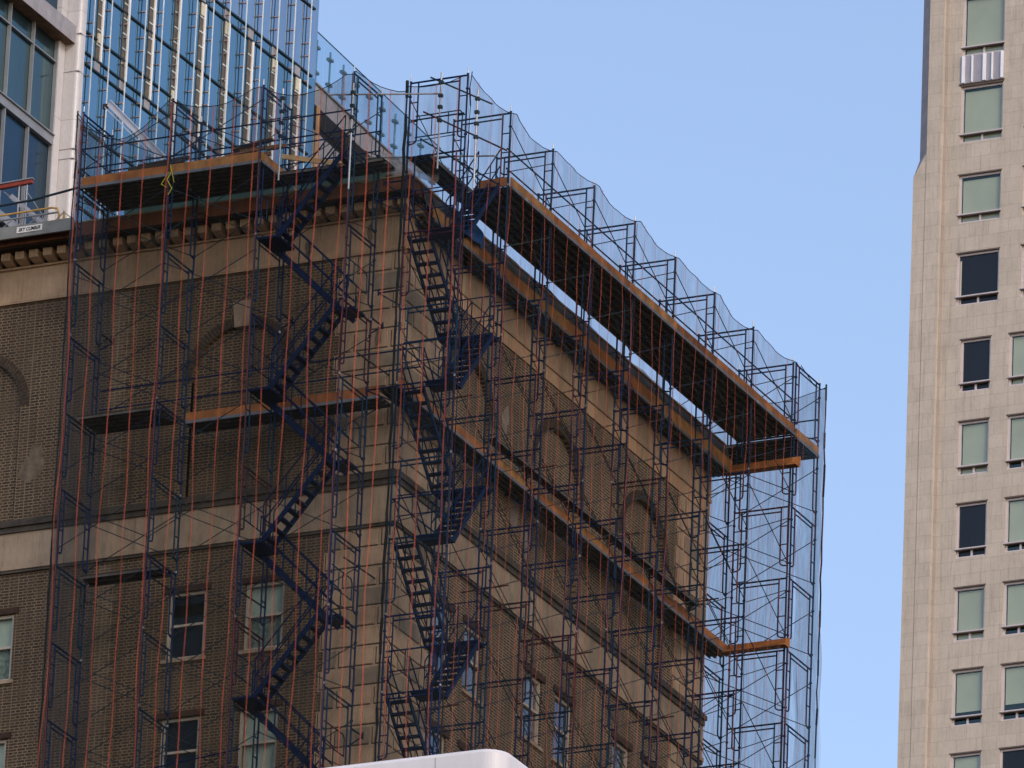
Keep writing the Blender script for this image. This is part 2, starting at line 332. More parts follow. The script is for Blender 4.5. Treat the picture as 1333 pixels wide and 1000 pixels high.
def facade(to3, a0, a1, arches, wins, mat, side):
    holes = [(w0, w1, z0, z1) for (w0, w1) in wins for (z0, z1) in rows]
    ah = [(c-AR, c+AR, SILLB, ZC+AR) for c in arches]
    mb = MB(); jm = MB()
    wall_with_holes(mb, to3, a0, a1, -ZG, -3.0, holes+ah, .22, jm)
    mb.quad(to3(a0, -3.0, 0), to3(a1, -3.0, 0), to3(a1, -1.85, 0), to3(a0, -1.85, 0))
    N = 20
    for c in arches:
        for i in range(N):
            t0 = math.pi*i/N; t1 = math.pi*(i+1)/N
            p0 = (c+AR*math.cos(t0), ZC+AR*math.sin(t0)); p1 = (c+AR*math.cos(t1), ZC+AR*math.sin(t1))
            mb.quad(to3(p0[0], p0[1], 0), to3(p0[0], ZC+AR, 0), to3(p1[0], ZC+AR, 0), to3(p1[0], p1[1], 0))
            jm.quad(to3(*p0, 0), to3(*p1, 0), to3(*p1, .12), to3(*p0, .12))
        mb.quad(to3(c-AR, SILLB, .12), to3(c+AR, SILLB, .12), to3(c+AR, ZC+AR, .12), to3(c-AR, ZC+AR, .12))
        # the square jamb top of the cut box lies hidden above the arc: cover band keeps the arc edge clean
        jm.quad(to3(c-AR, SILLB, 0), to3(c-AR, ZC, 0), to3(c-AR, ZC, .12), to3(c-AR, SILLB, .12))
    off = len(mb.v); mb.v += jm.v; mb.f += [tuple(v+off for v in f_) for f_ in jm.f]; part('wall', mb, mat, bb)
    for c in arches:     # ring of arch bricks, two headers deep
        rg = MB(); bk = MB()
        nv = 46
        for i in range(nv):
            t0 = math.pi*(i+.10)/nv; t1 = math.pi*(i+.90)/nv
            for r0, r1 in ((AR+.005, AR+.115), (AR+.127, AR+.24)):
                j = random.uniform(-.003, .004)
                q = [(c+r*math.cos(t), ZC+r*math.sin(t)) for r, t in ((r0, t0), (r1, t0), (r1, t1), (r0, t1))]
                rg.quad(*[to3(x, z, -.022+j) for x, z in q])
                for k in range(4):
                    a, b_ = q[k], q[(k+1) % 4]; rg.quad(to3(*a, -.022+j), to3(*b_, -.022+j), to3(*b_, -.004), to3(*a, -.004))
            t0 = math.pi*i/nv; t1 = math.pi*(i+1)/nv
            q = [(c+r*math.cos(t), ZC+r*math.sin(t)) for r, t in ((AR, t0), (AR+.25, t0), (AR+.25, t1), (AR, t1))]
            bk.quad(*[to3(x, z, -.008) for x, z in q])
            bk.quad(to3(*q[0], -.008), to3(*q[3], -.008), to3(*q[3], .05), to3(*q[0], .05))
        o = part('arch_ring', rg, MT['vous'], bb); part('mortar_bed', bk, MT['vousm'], o)
        if side == 'R': continue
        ks = MB()
        q = [(c-.20, ZC+AR-.06), (c+.20, ZC+AR-.06), (c+.26, ZC+AR+.62), (c-.26, ZC+AR+.62)]
        ks.quad(*[to3(x, z, -.07) for x, z in q])
        for k in range(4): ks.quad(to3(*q[k], -.07), to3(*q[(k+1) % 4], -.07), to3(*q[(k+1) % 4], .1), to3(*q[k], .1))
        part('keystone', ks, MT['stoneB'], bb)
    for wi, (w0, w1) in enumerate(wins):
        for ri, (z0, z1) in enumerate(rows):
            ln = MB(); d = -.03
            q = (w0-.12, w1+.12, z1+.003, z1+.16)
            def fb(mb_, a0_, a1_, q0, q1, d0, d1):
                P = [to3(a0_, q0, d0), to3(a1_, q0, d0), to3(a1_, q1, d0), to3(a0_, q1, d0)]; Q = [to3(a0_, q0, d1), to3(a1_, q0, d1), to3(a1_, q1, d1), to3(a0_, q1, d1)]
                mb_.quad(*P)
                for k in range(4): mb_.quad(P[k], P[(k+1) % 4], Q[(k+1) % 4], Q[k])
                mb_.quad(*Q[::-1])
            fb(ln, *q, -.035, .10); part('lintel', ln, MT['lint'], bb)
            sl = MB(); fb(sl, w0-.08, w1+.08, z0-.09, z0-.002, -.06, .20); part('sill', sl, MT['stoneB'], bb)
            fr = MB(); zm = (z0+z1)/2+.02; f = .075
            fb(fr, w0+.002, w0+f, z0, z1, .06, .16); fb(fr, w1-f, w1-.002, z0, z1, .06, .16)
            fb(fr, w0+f, w1-f, z1-f, z1-.002, .06, .16); fb(fr, w0+f, w1-f, z0+.002, z0+f, .07, .16); fb(fr, w0+f, w1-f, zm-.03, zm+.03, .055, .16)
            wf = part('window', fr, MT['winframe'], bb)
            gl = MB(); gl.quad(to3(w0+f, z0+f, .12), to3(w1-f, z0+f, .12), to3(w1-f, z1-f, .12), to3(w0+f, z1-f, .12))
            part('pane', gl, MT['panesky' if side == 'R' else 'pane'], wf)
            dk = MB(); dk.quad(to3(w0, z0, .215), to3(w1, z0, .215), to3(w1, z1, .215), to3(w0, z1, .215)); part('dark_interior', dk, MT['darkroom'], wf)
            mode = {('L', 0): 0, ('L', 1): 2, ('L', 2): 2, ('L', 3): 2}.get((side, wi), random.choice((0, 2, 1)))
            if side == 'L' and ri == 1 and wi == 1: mode = 3
            if mode:
                cu = MB(); cu.quad(to3(w0+f, zm if mode in (1, 2) else z0+.1, .19), to3(w1-f, zm if mode in (1, 2) else z0+.1, .19), to3(w1-f, z1-f, .19), to3(w0+f, z1-f, .19)); part('window_shade', cu, MT['shade'], wf)
            if mode == 2:
                cu = MB(); n = 14
                for i in range(n):
                    a = w0+f+(w1-w0-2*f)*i/n; b_ = w0+f+(w1-w0-2*f)*(i+1)/n; d0 = .19+(.012 if i % 2 else 0); d1 = .19+(0 if i % 2 else .012)
                    cu.quad(to3(a, z0+f, d0), to3(b_, z0+f, d1), to3(b_, zm, d1), to3(a, zm, d0))
                part('curtain', cu, MT['curtain'], wf)
facade(toL, -29, XW, archL, winL, MT['brickL'], 'L')
facade(toR, YW, YE, archR, winR, MT['brickR'], 'R')
mb = MB(); mb.quad((XW, YE, -ZG), (-29, YE, -ZG), (-29, YE, -1.85), (XW, YE, -1.85)); mb.quad((-29, YW, -ZG), (-29, YW, -1.85), (-29, YE, -1.85), (-29, YE, -ZG))
part('rear_wall', mb, MT['brickL'], bb)
mb = MB(); mb.box(-29, XW-.02, YW+.02, YE-.02, -2.1, -1.88); part('roof', mb, MT['roof'], bb)

# frieze, string course and cornice run round the corner: outline swept at offsets
def band(name, mat, off, z0, z1, x0=-28.9, y1=YE+.02, parent=bb, inner=.0, offx=None):
    """box course proud of both walls by off (in the plan of the building)"""
    m = MB(); X = XW+(off if offx is None else offx); Y = YW-off
    m.quad((x0, Y, z0), (X, Y, z0), (X, Y, z1), (x0, Y, z1)); m.quad((X, Y, z0), (X, y1, z0), (X, y1, z1), (X, Y, z1))
    xi, yi = XW-inner, YW+inner
    for z, fl in ((z0, 1), (z1, 0)):
        q = [(x0, Y, z), (X, Y, z), (xi, yi, z), (x0, yi, z)]; q2 = [(X, Y, z), (X, y1, z), (xi, y1, z), (xi, yi, z)]
        m.quad(*(q[::-1] if fl else q)); m.quad(*(q2[::-1] if fl else q2))
    m.quad((X, y1, z0), (X, y1, z1), (xi, y1, z1), (xi, y1, z0)); m.quad((x0, Y, z0), (x0, Y, z1), (x0, yi, z1), (x0, yi, z0))
    return part(name, m, mat, parent)
band('frieze', MT['stoneL'], .045, -3.60, -2.78)
band('frieze_moulding', MT['stoneL'], .075, -3.70, -3.60)
m = MB(); m.box(XW, XW+.04, YW+.1, YE, -4.05, -3.71); part('frieze_course', m, MT['stoneR'], bb)
band('dentil_bed', MT['stoneL'], .12, -2.80, -2.748)
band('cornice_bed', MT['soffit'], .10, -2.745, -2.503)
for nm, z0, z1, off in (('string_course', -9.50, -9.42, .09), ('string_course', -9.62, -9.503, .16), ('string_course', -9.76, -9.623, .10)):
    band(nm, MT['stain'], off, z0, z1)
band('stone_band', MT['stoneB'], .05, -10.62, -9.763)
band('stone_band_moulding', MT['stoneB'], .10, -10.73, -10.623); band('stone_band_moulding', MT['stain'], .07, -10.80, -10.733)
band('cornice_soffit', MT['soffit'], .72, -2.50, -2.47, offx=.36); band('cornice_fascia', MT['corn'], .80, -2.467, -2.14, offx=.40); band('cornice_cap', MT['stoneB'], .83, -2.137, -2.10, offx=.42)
# modillions
mo = MB()
def modillion(x0, x1, y0, y1, ax):
    z0, z1 = -2.745, -2.503
    if ax == 0:   # projects towards -Y
        pr = [(y1, z0), (y1-.16, z0), (y0+.02, z0+.05), (y0, z0+.12), (y0, z1), (y1, z1)]
        A_ = [(x0, a, z) for a, z in pr]; B_ = [(x1, a, z) for a, z in pr]
    else:
        pr = [(x0, z0), (x0+.16, z0), (x1-.02, z0+.05), (x1, z0+.12), (x1, z1), (x0, z1)]
        A_ = [(a, y0, z) for a, z in pr]; B_ = [(a, y1, z) for a, z in pr]
    mo.quad(*A_); mo.quad(*B_[::-1])
    for k in range(6): mo.quad(A_[k], B_[k], B_[(k+1) % 6], A_[(k+1) % 6])
x = -28.525; split = False
while x < XW+.1:
    if x > -11 and len(mo.f) > 0 and not split: tag(part('modillion', mo, MT['stoneL'], bb), kind='stuff'); split = True
    if x > -11: mo = MB()
    modillion(x, x+.24, YW-.48, YW-.10, 0); x += .385
    if x > -11+.385: part('modillion', mo, MT['stoneL'], bb)
y = YW+.1
while y < YE-.2:
    mo = MB(); modillion(XW+.10, XW+.33, y, y+.24, 1); y += .385; part('modillion', mo, MT['stoneL'], bb)
# quoins with drafted margins and painted groove shade
def quoin_column(to3, a0, a1, z_top, z_bot, edge=0):
    """flush light margins round raised panels; groove shade is painted dark down the left and along the foot of each panel"""
    bk = MB(); dk = MB(); qa = MB(); qb = MB(); z = z_top; i = 0; w = a1-a0
    while z > z_bot+.1:
        zb = max(z-.503, z_bot)
        lo = a0-(.10 if (i % 2 and edge == 0) else 0); hi = a1+(.10 if (i % 2 and edge == 1) else 0)
        bk.quad(to3(lo, zb, -.012), to3(hi, zb, -.012), to3(hi, z, -.012), to3(lo, z, -.012))
        cuts = [lo, a0+w*.47, hi] if i % 2 else [lo, a0+w*.22, a0+w*.79, hi]
        for s0, s1 in zip(cuts, cuts[1:]):
            m = qb if random.random() < .22 else qa
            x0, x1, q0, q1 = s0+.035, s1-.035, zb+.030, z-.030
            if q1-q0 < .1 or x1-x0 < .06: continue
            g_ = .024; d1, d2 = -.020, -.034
            dk.quad(to3(x0, q0, -.015), to3(x1, q0, -.015), to3(x1, q1, -.015), to3(x0, q1, -.015))  # flat dark quad: painted shade of a groove left of and below the panel
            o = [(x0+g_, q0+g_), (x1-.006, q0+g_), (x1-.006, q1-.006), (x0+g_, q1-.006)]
            n1 = [(p[0]+(.012 if k in (0, 3) else -.012), p[1]+(.012 if k < 2 else -.012)) for k, p in enumerate(o)]
            for k in range(4):
                j = (k+1) % 4
                m.quad(to3(*o[k], -.014), to3(*o[j], -.014), to3(*o[j], d1), to3(*o[k], d1))
                m.quad(to3(*o[k], d1), to3(*o[j], d1), to3(*n1[j], d2), to3(*n1[k], d2))
            m.quad(*[to3(*p, d2) for p in n1])
        z = zb; i += 1
    part('quoin_backing', bk, MT['quoin'], bb)
    na = len(qa.f); off = len(qa.v); qa.v += qb.v; qa.f += [tuple(v+off for v in f_) for f_ in qb.f]
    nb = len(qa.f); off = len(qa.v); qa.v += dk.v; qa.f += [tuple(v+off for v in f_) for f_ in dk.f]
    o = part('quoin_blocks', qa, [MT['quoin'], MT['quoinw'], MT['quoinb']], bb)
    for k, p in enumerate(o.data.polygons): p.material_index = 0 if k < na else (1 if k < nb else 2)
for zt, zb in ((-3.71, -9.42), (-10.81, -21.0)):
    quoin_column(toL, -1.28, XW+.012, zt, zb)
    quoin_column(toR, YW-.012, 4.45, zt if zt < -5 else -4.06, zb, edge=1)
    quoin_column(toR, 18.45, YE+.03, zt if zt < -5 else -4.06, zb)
# toothed brick strip on the front, pale worn patches
m = MB(); z = -3.8; i = 0
while z > -18:
    wv = (.26, .14, .32, .20)[i % 4]
    m.quad((-7.45, YW-.004, z-.0765*2), (-7.45+wv+.2, YW-.004, z-.0765*2), (-7.45+wv+.2, YW-.004, z), (-7.45, YW-.004, z)); z -= .153; i += 1
    if -9.35 > z > -10.9: z = -10.9
part('toothed_brick_strip', m, MT['brickTooth'], bb)
def blob(to3, c, z, rx, rz, mat, name, d=-.006, parent=bb):
    m = MB(); n = 40; pts = []; a1, a2, a3 = (random.uniform(0, 6.28) for _ in range(3))
    for k in range(n):
        t = 2*math.pi*k/n; r = .85+.16*math.sin(2*t+a1)+.10*math.sin(3*t+a2)+.07*math.sin(7*t+a3); pts.append(to3(c+rx*r*math.cos(t), z+rz*r*math.sin(t), d))
    m.quad(*pts); part(name, m, mat, parent)
blob(toL, -9.45, -8.0, .35, .55, MT['patchl'], 'pale_render_patch')
blob(toR, 8.2, -6.0, .22, .5, MT['pink'], 'bare_plaster_patch'); blob(toR, 8.9, -8.0, .28, .75, MT['pink'], 'bare_plaster_patch')
blob(toR, 9.6, -8.6, .2, .5, MT['pink'], 'bare_plaster_patch')
for c, z, a, b_ in ((-.2, -5.9, .07, .33), (-.55, -3.15, .10, .25), (-2.2, -3.35, .12, .2), (-3.1, -3.25, .08, .28), (-.75, -4.9, .05, .3)): blob(toL, c, z, a, b_, MT['patchl'], 'stone_scar', -.06)
# wider lower storeys that carry the scaffold
m = MB(); m.box(-28.5, 3.6, -1.0, 23.2, -ZG, -LH*NL-.06); part('lower_storeys', m, MT['stoneR'], bb)

# ------------------------------------------------------------------ scaffold
rt = .0235
def frame_mesh(flip=False, axis=0):
    """welded walk-through frame: local a axis 0..W, z 0 (header) .. -LH"""
    m = MB(); P = (lambda a, z: (a, 0, z)) if axis == 0 else (lambda a, z: (0, a, z))
    for a in (0, W): m.tube(P(a, -LH+.012), P(a, .03), rt, 6)
    m.tube(P(0, 0), P(W, 0), rt, 6); m.tube(P(.21, -.12), P(W-.21, -.12), rt*.85, 6)
    for s in (0, 1):
        A_ = lambda a: a if s == 0 else W-a
        m.tube(P(A_(.21), 0), P(A_(.21), -1.50), rt*.85, 6)
        m.path([P(A_(.21), -1.50), P(A_(.19), -1.56), P(A_(.12), -1.60), P(A_(0), -1.61)], rt*.85, 6)
        for z in (-.52, -1.02): m.tube(P(A_(0), z), P(A_(.21), z), rt*.7, 5)
        m.tube(P(A_(0), -.33), P(A_(0), -.37), rt*1.7, 6); m.tube(P(A_(0), -1.52), P(A_(0), -1.56), rt*1.7, 6)
        m.tube(P(A_(0), .03), P(A_(0), .05), rt*1.35, 6)
    return m
FY = frame_mesh(axis=1).mesh('frame_along_y', MT['steel'])   # for the front scaffold
FX = frame_mesh(axis=0).mesh('frame_along_x', MT['steel'])   # for the side scaffold
def brace_mesh(dirx, L, depth_offs, jitter=0):
    m = MB(); r = .0125
    for d in depth_offs:
        for (za, zb) in ((-.35, -1.54), (-1.54, -.35)):
            if dirx: m.tube((0, d, za), (L, d, zb), r, 5)
            else: m.tube((d, 0, za), (d, L, zb), r, 5)
    return m
BX = brace_mesh(True, B, (-.03, W+.03)).mesh('brace_x', MT['brace'])
BXi = brace_mesh(True, B, (W+.03,)).mesh('brace_x_inner', MT['brace'])
BY = brace_mesh(False, B, (-.03, W+.03)).mesh('brace_y', MT['brace'])
BYi = brace_mesh(False, B, (-.03,)).mesh('brace_y_inner', MT['brace'])
BYn = brace_mesh(False, 2.6, (-.03, W+.03)).mesh('brace_y_end', MT['brace'])
zb_s = -LH*NL
sf = thing('scaffold', 'blue tube scaffold standing along the front wall at the left', 'scaffold', (-3.66, .76, zb_s), 'scaffolds round the brick building')
ss = thing('scaffold', 'blue tube scaffold of eight bays standing along the long right side wall', 'scaffold', (1.78, 10.8, zb_s), 'scaffolds round the brick building')
se = thing('scaffold', 'short blue tube scaffold wrapping the far end of the side wall against the sky', 'scaffold', (1.3, 21.5, zb_s), 'scaffolds round the brick building')
def fr(me, parent, loc, nm='frame'): return part(nm, me, None, parent, loc)
for k in range(NL):
    for i in range(4): fr(FY, sf, (-B*(3-i)+random.uniform(-.01, .01), 0, -LH*k))
    for i in range(3): fr(BX if (i < 2) else BXi, sf, (-B*(3-i), 0, -LH*k), 'cross_brace')
    for i in range(9): fr(FX, ss, (1.02, 1.02+B*i+(.14 if i == 8 else 0)+random.uniform(-.01, .01), -LH*k))
    for i in range(8): fr(BYi if i == 0 else BY, ss, (1.02, 1.02+B*i+(.07 if i == 7 else 0), -LH*k), 'cross_brace')
    for x in (2.60, .14, -2.3): fr(FY, se, (x, 20.72, -LH*k))
    for x in (.14, -2.3): fr(BX, se, (x, 20.72, -LH*k), 'cross_brace')
def spigots(m, pts):
    for p in pts: m.tube(p, (p[0], p[1], p[2]+.17), .016, 6)
m = MB(); spigots(m, [(-B*i, y, 0.03) for i in range(4) for y in (0, W)]); part('coupling_pins', m, MT['galv'], sf)
m = MB(); spigots(m, [(x, 1.02+B*i+(.14 if i == 8 else 0), .03) for i in range(9) for x in (1.02, 2.54)]); part('coupling_pins', m, MT['galv'], ss)
m = MB(); spigots(m, [(2.6, 20.72+W, .03), (.14, 20.72+W, .03)]); part('coupling_pins', m, MT['galv'], se)
# coupling joints catch light at each lift
for par, pts in ((sf, [(-B*i, y) for i in range(4) for y in (0, W)]), (ss, [(x, 1.02+B*i) for i in range(8) for x in (1.02, 2.54)])):
    m = MB()
    for k in range(1, NL):
        for p in pts:
            if random.random() < .3: m.tube((p[0], p[1], -LH*k+.04), (p[0], p[1], -LH*k+.10), .031, 6)
    part('coupling_collars', m, MT['deckr'], par)
# dark red lacing that ties the net to the outer posts
for par, pts in ((sf, [(-B*i, -.045) for i in range(4)]), (ss, [(2.585, 1.02+B*i) for i in range(9)])):
    for p in pts:
        m = MB(); q = [(p[0]+random.uniform(-.022, .022), p[1]+random.uniform(-.008, .004), -LH*NL*j/26) for j in range(27)]; m.path(q, .013 if par is sf else .006, 5); part('net_lacing', m, MT['lace'], par)
# guard rails
def rails(parent, a, b, zs, name='guard_rail', mat='steel', r=.02):
    for z in zs:
        m = MB(); m.tube((a[0], a[1], z), (b[0], b[1], z), r, 6); part(name, m, MT[mat], parent)
rails(sf, (-7.32, .05), (.06, .05), (-.92, -1.44)); rails(sf, (-7.32, W-.05), (.06, W-.05), (-.92, -1.44))
rails(sf, (-7.25, W+.05), (1.35, W+.05), (-6.68, -7.18))
rails(sf, (-7.32, 0), (-7.32, W), (-.95, -1.45))
rails(sf, (-5.2, 1.2), (-2.44, .6), (-16.75, -17.2))
rails(ss, (2.48, 3.46), (2.48, 20.75), (-.92, -1.44)); rails(ss, (1.08, 3.46), (1.08, 20.75), (-.98,))
rails(se, (-2.3, 20.72+W), (2.6, 20.72+W), (-.95, -1.45))
rails(ss, (1.02, 1.02), (1.02, 3.46), (-6.75, -2.9, -10.7)); rails(ss, (1.1, .98), (2.5, .98), (-1.0, -6.8, -2.95, -10.75, -14.6))
# gate-like guard panels by the stairs
def gate(parent, o, axis, L=.95, h=.52):
    m = MB(); P = (lambda a, z: (o[0]+a, o[1], o[2]+z)) if axis == 0 else (lambda a, z: (o[0], o[1]+a, o[2]+z))
    m.path([P(0, 0), P(L-.08, 0), P(L, -.08), P(L, -h)], .017, 5); m.tube(P(0, -h), P(L, -h), .017, 5)
    m.tube(P(L*.35, 0), P(L*.35, -h), .014, 5); m.tube(P(L*.7, 0), P(L*.7, -h), .014, 5)
    part('guard_panel', m, MT['steel'], parent)
for k in (3, 5, 7, 9): gate(sf, (-.02, .15, -LH*k+1.15), 1, 1.1); gate(ss, (1.25, 3.40, -LH*k+1.1), 0, 1.1)
for k in (2, 4, 6, 8): gate(sf, (-2.42, .1, -LH*k+1.15), 1, 1.1); gate(ss, (1.15, 1.06, -LH*k+1.1), 0, 1.2)
gate(sf, (-2.4, .3, -.75), 0, .9, .8); gate(sf, (-4.8, .3, -.75), 1, .9, .8); gate(ss, (1.2, 1.0, -.9), 0, 1.25, .55)
# side brackets carrying the decks next to the wall
def bracket(parent, a, b, drop=.42):
    m = MB(); a = Vector(a); b = Vector(b); m.tube(a, b, .022, 6); m.tube((a.x, a.y, a.z-drop), b, .018, 6); m.tube((b.x, b.y, b.z-.07), (b.x, b.y, b.z+.1), .022, 6)
    part('side_bracket', m, MT['stair'], parent)
for x in (-4.88, -2.44, 0): bracket(sf, (x+.03, W, -LH*4), (x+.03, W+.62, -LH*4))
for i in range(8):
    bracket(ss, (1.02, 1.02+B*i+.04, -LH*4), (.46 if i else .2, 1.02+B*i+.04, -LH*4)); bracket(ss, (1.02, 1.02+B*i+.04, -LH*1.5), (.50 if i else .2, 1.02+B*i+.04, -LH*1.5))
for (x, y, z) in ((0, W, -2.05), (0, W, -5.75), (-2.44, W, -5.3), (-7.3, W, -5.2), (-.0, W, -16.2)): bracket(sf, (x, y, z), (x+.02, y+.6, z))
for z in (-2.5, -5.35): bracket(ss, (1.02, 1.06, z), (.40, 1.06, z))
# tie tubes to the wall and loose clamps
m = MB()
for (x, z) in ((-3.0, -12.5), (-5.2, -12.0), (0.0, -6.9), (-.1, -12.1), (-2.0, -6.55)): m.tube((x, .9, z), (x+.12, YW, z-.03), .02, 6)
part('wall_tie', m, MT['brace'], sf)
m = MB()
for i in range(1, 8):
    for z in ((-7.2, -15.1) if i % 2 else (-11.2,)): m.tube((.46, 1.25+B*i, z), (1.75, 1.2+B*i, z+.02), .019, 6)
part('wall_tie', m, MT['brace'], ss)

# galvanised tubes at the top of the corner stair
def loose(name, pts, r, mat, label, cat, group=None):
    m = MB(); m.path(pts, r, 7); o = part(name, m, MT[mat]); return tag(o, label, cat, group)
for (x, y, z0, z1, lb) in ((-1.93, 0.05, -2.5, -.1, 'shiny upright tube clamped above the left platform beside the third post'), (.02, -.06, -3.05, -.28, 'shiny upright tube clamped to the left scaffold beside its corner post'),
                       (1.84, 1.0, -2.35, .16, 'grey upright tube between the two top posts of the corner frame'), (2.83, 1.0, -3.0, -.42, 'grey upright tube just right of the tall corner frame')):
    t = thing('steel_tube', lb, 'steel tube', (x, y, z0), 'bare steel tubes at the top of the scaffold'); m = MB(); m.tube((x, y, z0), (x, y, z1), .024, 7); part('tube', m, MT['galv'], t)
    c = MB()
    for zz in (.25, .6, .9, 1.25): c.box(x-.05, x+.05, y-.045, y+.05, z1-zz-.04, z1-zz+.04)
    part('clamps', c, MT['brace'], t)
for p, lb in ((((-.6, -.12, -.52), (1.9, .95, -.42)), 'upper level grey tube bridging the gap between the two scaffolds'), (((-.35, 1.5, -1.55), (2.75, 2.3, -1.62)), 'lower level grey tube bridging the gap between the two scaffolds')):
    loose('bridging_tube', p, .022, 'galv', lb, 'steel tube', 'bare steel tubes at the top of the scaffold')
for p, lb in ((((1.55, 1.0, .08), (2.45, 2.6, -.1)), 'dark diagonal tube at the very top of the corner frame'), (((1.45, .9, -.85), (2.5, 3.4, -1.0)), 'dark diagonal tube crossing the corner frame at mid height'), (((1.4, .9, -1.55), (2.4, 3.2, -1.95)), 'dark diagonal tube just above the small corner deck')):
    loose('diagonal_tube', p, .022, 'brace', lb, 'steel tube', 'bare steel tubes at the top of the scaffold')

# ------------------------------------------------------------------ decks
def deck(label, x0, x1, y0, y1, z, along, toe=None, bays=None, toe_mat='wood', nplank=6, th=.055, group='decks laid in the scaffold', toe_h=.24, gapz=0):
    """planks run along 'along' ('X'/'Y'); toe: list of sides 'x0','x1','y0','y1'"""
    t = thing('scaffold_deck', label, 'scaffold deck', ((x0+x1)/2, (y0+y1)/2, z), group)
    a0, a1 = (x0, x1) if along == 'X' else (y0, y1); c0, c1 = (y0, y1) if along == 'X' else (x0, x1)
    n = max(1, round((a1-a0)/B)) if bays is None else bays; w = (c1-c0)/nplank
    for i in range(n):
        s0 = a0+(a1-a0)*i/n+.012; s1 = a0+(a1-a0)*(i+1)/n-.012
        m = MB(); rl = MB()
        for j in range(nplank):
            q0 = c0+w*j+.009; q1 = c0+w*(j+1)-.009; dz = random.uniform(-.006, .01)
            bx = (s0, s1, q0, q1) if along == 'X' else (q0, q1, s0, s1)
            m.box(*bx, z+.028+dz, z+.028+th*.5+dz)
            for e0, e1 in ((q0, q0+.022), (q1-.022, q1)):
                bx = (s0, s1, e0, e1) if along == 'X' else (e0, e1, s0, s1); rl.box(*bx, z-.03+dz, z+.028+dz-.001)
            for u in range(1, 5):     # cross stiffeners
                su = s0+(s1-s0)*u/5; bx = (su-.015, su+.015, q0+.023, q1-.023) if along == 'X' else (q0+.023, q1-.023, su-.015, su+.015); m.box(*bx, z+.003+dz, z+.027+dz)
        part('planks', m, MT['deckd'], t); part('plank_lips', rl, MT['lip'], t)
    for side in (toe or []):
        for i in range(n if (side[0] == 'y') == (along == 'X') else 1):
            jj = random.uniform(-.012, .012); m = MB()
            if side in ('y0', 'y1'):
                s0 = x0+(x1-x0)*i/n+.004 if along == 'X' else x0; s1 = (x0+(x1-x0)*(i+1)/n-.004) if along == 'X' else x1
                yy = y0 if side == 'y0' else y1; m.box(s0, s1, yy-.021, yy+.019, z+.03, z+.03+toe_h+jj)
            else:
                s0 = y0+(y1-y0)*i/n+.004 if along == 'Y' else y0; s1 = (y0+(y1-y0)*(i+1)/n-.004) if along == 'Y' else y1
                xx = x0 if side == 'x0' else x1; m.box(xx-.021, xx+.019, s0, s1, z+.03, z+.03+toe_h+jj)
            part('toe_board', m, MT[random.choice((toe_mat, toe_mat, 'wood_b', 'wood_c'))], t)
        m = MB()
        if side == 'y0': m.box(x0, x1, y0-.05, y0-.024, z-.03, z+.045)
        if side == 'x1': m.box(x1+.024, x1+.05, y0, y1, z-.03, z+.045)
        if m.f: part('edge_rail', m, MT['deckr'], t)
    return t
deck('top deck of the left scaffold with an orange wooden toe board', -7.28, -2.40, .02, 1.56, -LH, 'X', ['y0', 'x1'], 2, nplank=7)
deck('narrow unboarded deck at the top right of the left scaffold, above its stair', -2.36, .45, .85, 1.56, -LH, 'X', None, 1, nplank=3)
tb = MB(); tb.box(-.25, .18, 1.5, 1.54, -LH+.05, -LH+.30); tag(part('toe_board', tb, MT['wood']), 'short orange board standing on the right end of the left scaffold top deck', 'board')
deck('dark deck halfway up the left scaffold, in its first bay', -7.25, -5.0, .42, 1.48, -LH*4, 'X', None, 1, nplank=5)
deck('wall-side deck halfway up the left scaffold with orange toe board', -4.90, .32, 1.56, 2.2, -LH*4, 'X', ['y0'], 2, nplank=3)
deck('lone dark deck in the lower first bay of the left scaffold', -7.2, -4.95, .95, 1.5, -LH*6, 'X', None, 1, nplank=2)
deck('long top deck of the right scaffold with orange toe board along its outer edge', 1.06, 2.60, 3.50, 20.70, -LH, 'Y', ['x1'], 7, nplank=7)
m = MB(); m.box(1.75, 2.56, 3.45, 3.485, -LH+.05, -LH+.28); tag(part('toe_board', m, MT['wood']), 'short orange end board at the near end of the long top deck', 'board')
deck('small narrow deck at the top of the corner stair', 1.05, 1.62, 1.04, 3.46, -LH, 'Y', None, 1, nplank=3)
deck('top deck wrapping the far end of the building', -2.3, 2.62, 20.78, 22.2, -LH-.06, 'X', ['x1'], 2, nplank=6)
deck('narrow deck under the cornice of the side wall with tall orange boards', .50, 1.0, 2.6, 20.45, -LH*1.5, 'Y', ['x1'], 7, toe_mat='wood2', toe_h=.34, nplank=3)
deck('narrow deck halfway up the side wall with orange boards', .50, 1.0, 1.1, 20.6, -LH*4, 'Y', ['x1'], 8, nplank=3, toe_mat='wood')
deck('grey plank pair above the halfway deck of the side wall', 1.05, 1.32, 6.0, 18.2, -LH*4+.45, 'Y', None, 5, nplank=1)
m = MB(); m.box(.9, 2.92, 20.42, 20.47, -LH*1.5+.0, -LH*1.5+.25); m.box(.9, 2.92, 20.15, 20.415, -LH*1.5-.05, -LH*1.5-.003)
tag(part('wood_beam', m, MT['wood']), 'orange timber sticking out past the far corner, just under the top deck', 'timber')
m = MB(); m.box(.9, 2.78, 20.42, 20.47, -LH*4+.0, -LH*4+.22); m.box(.9, 2.78, 20.15, 20.415, -LH*4-.05, -LH*4-.003)
tag(part('wood_beam', m, MT['wood']), 'orange timber sticking out past the far corner, halfway up', 'timber')

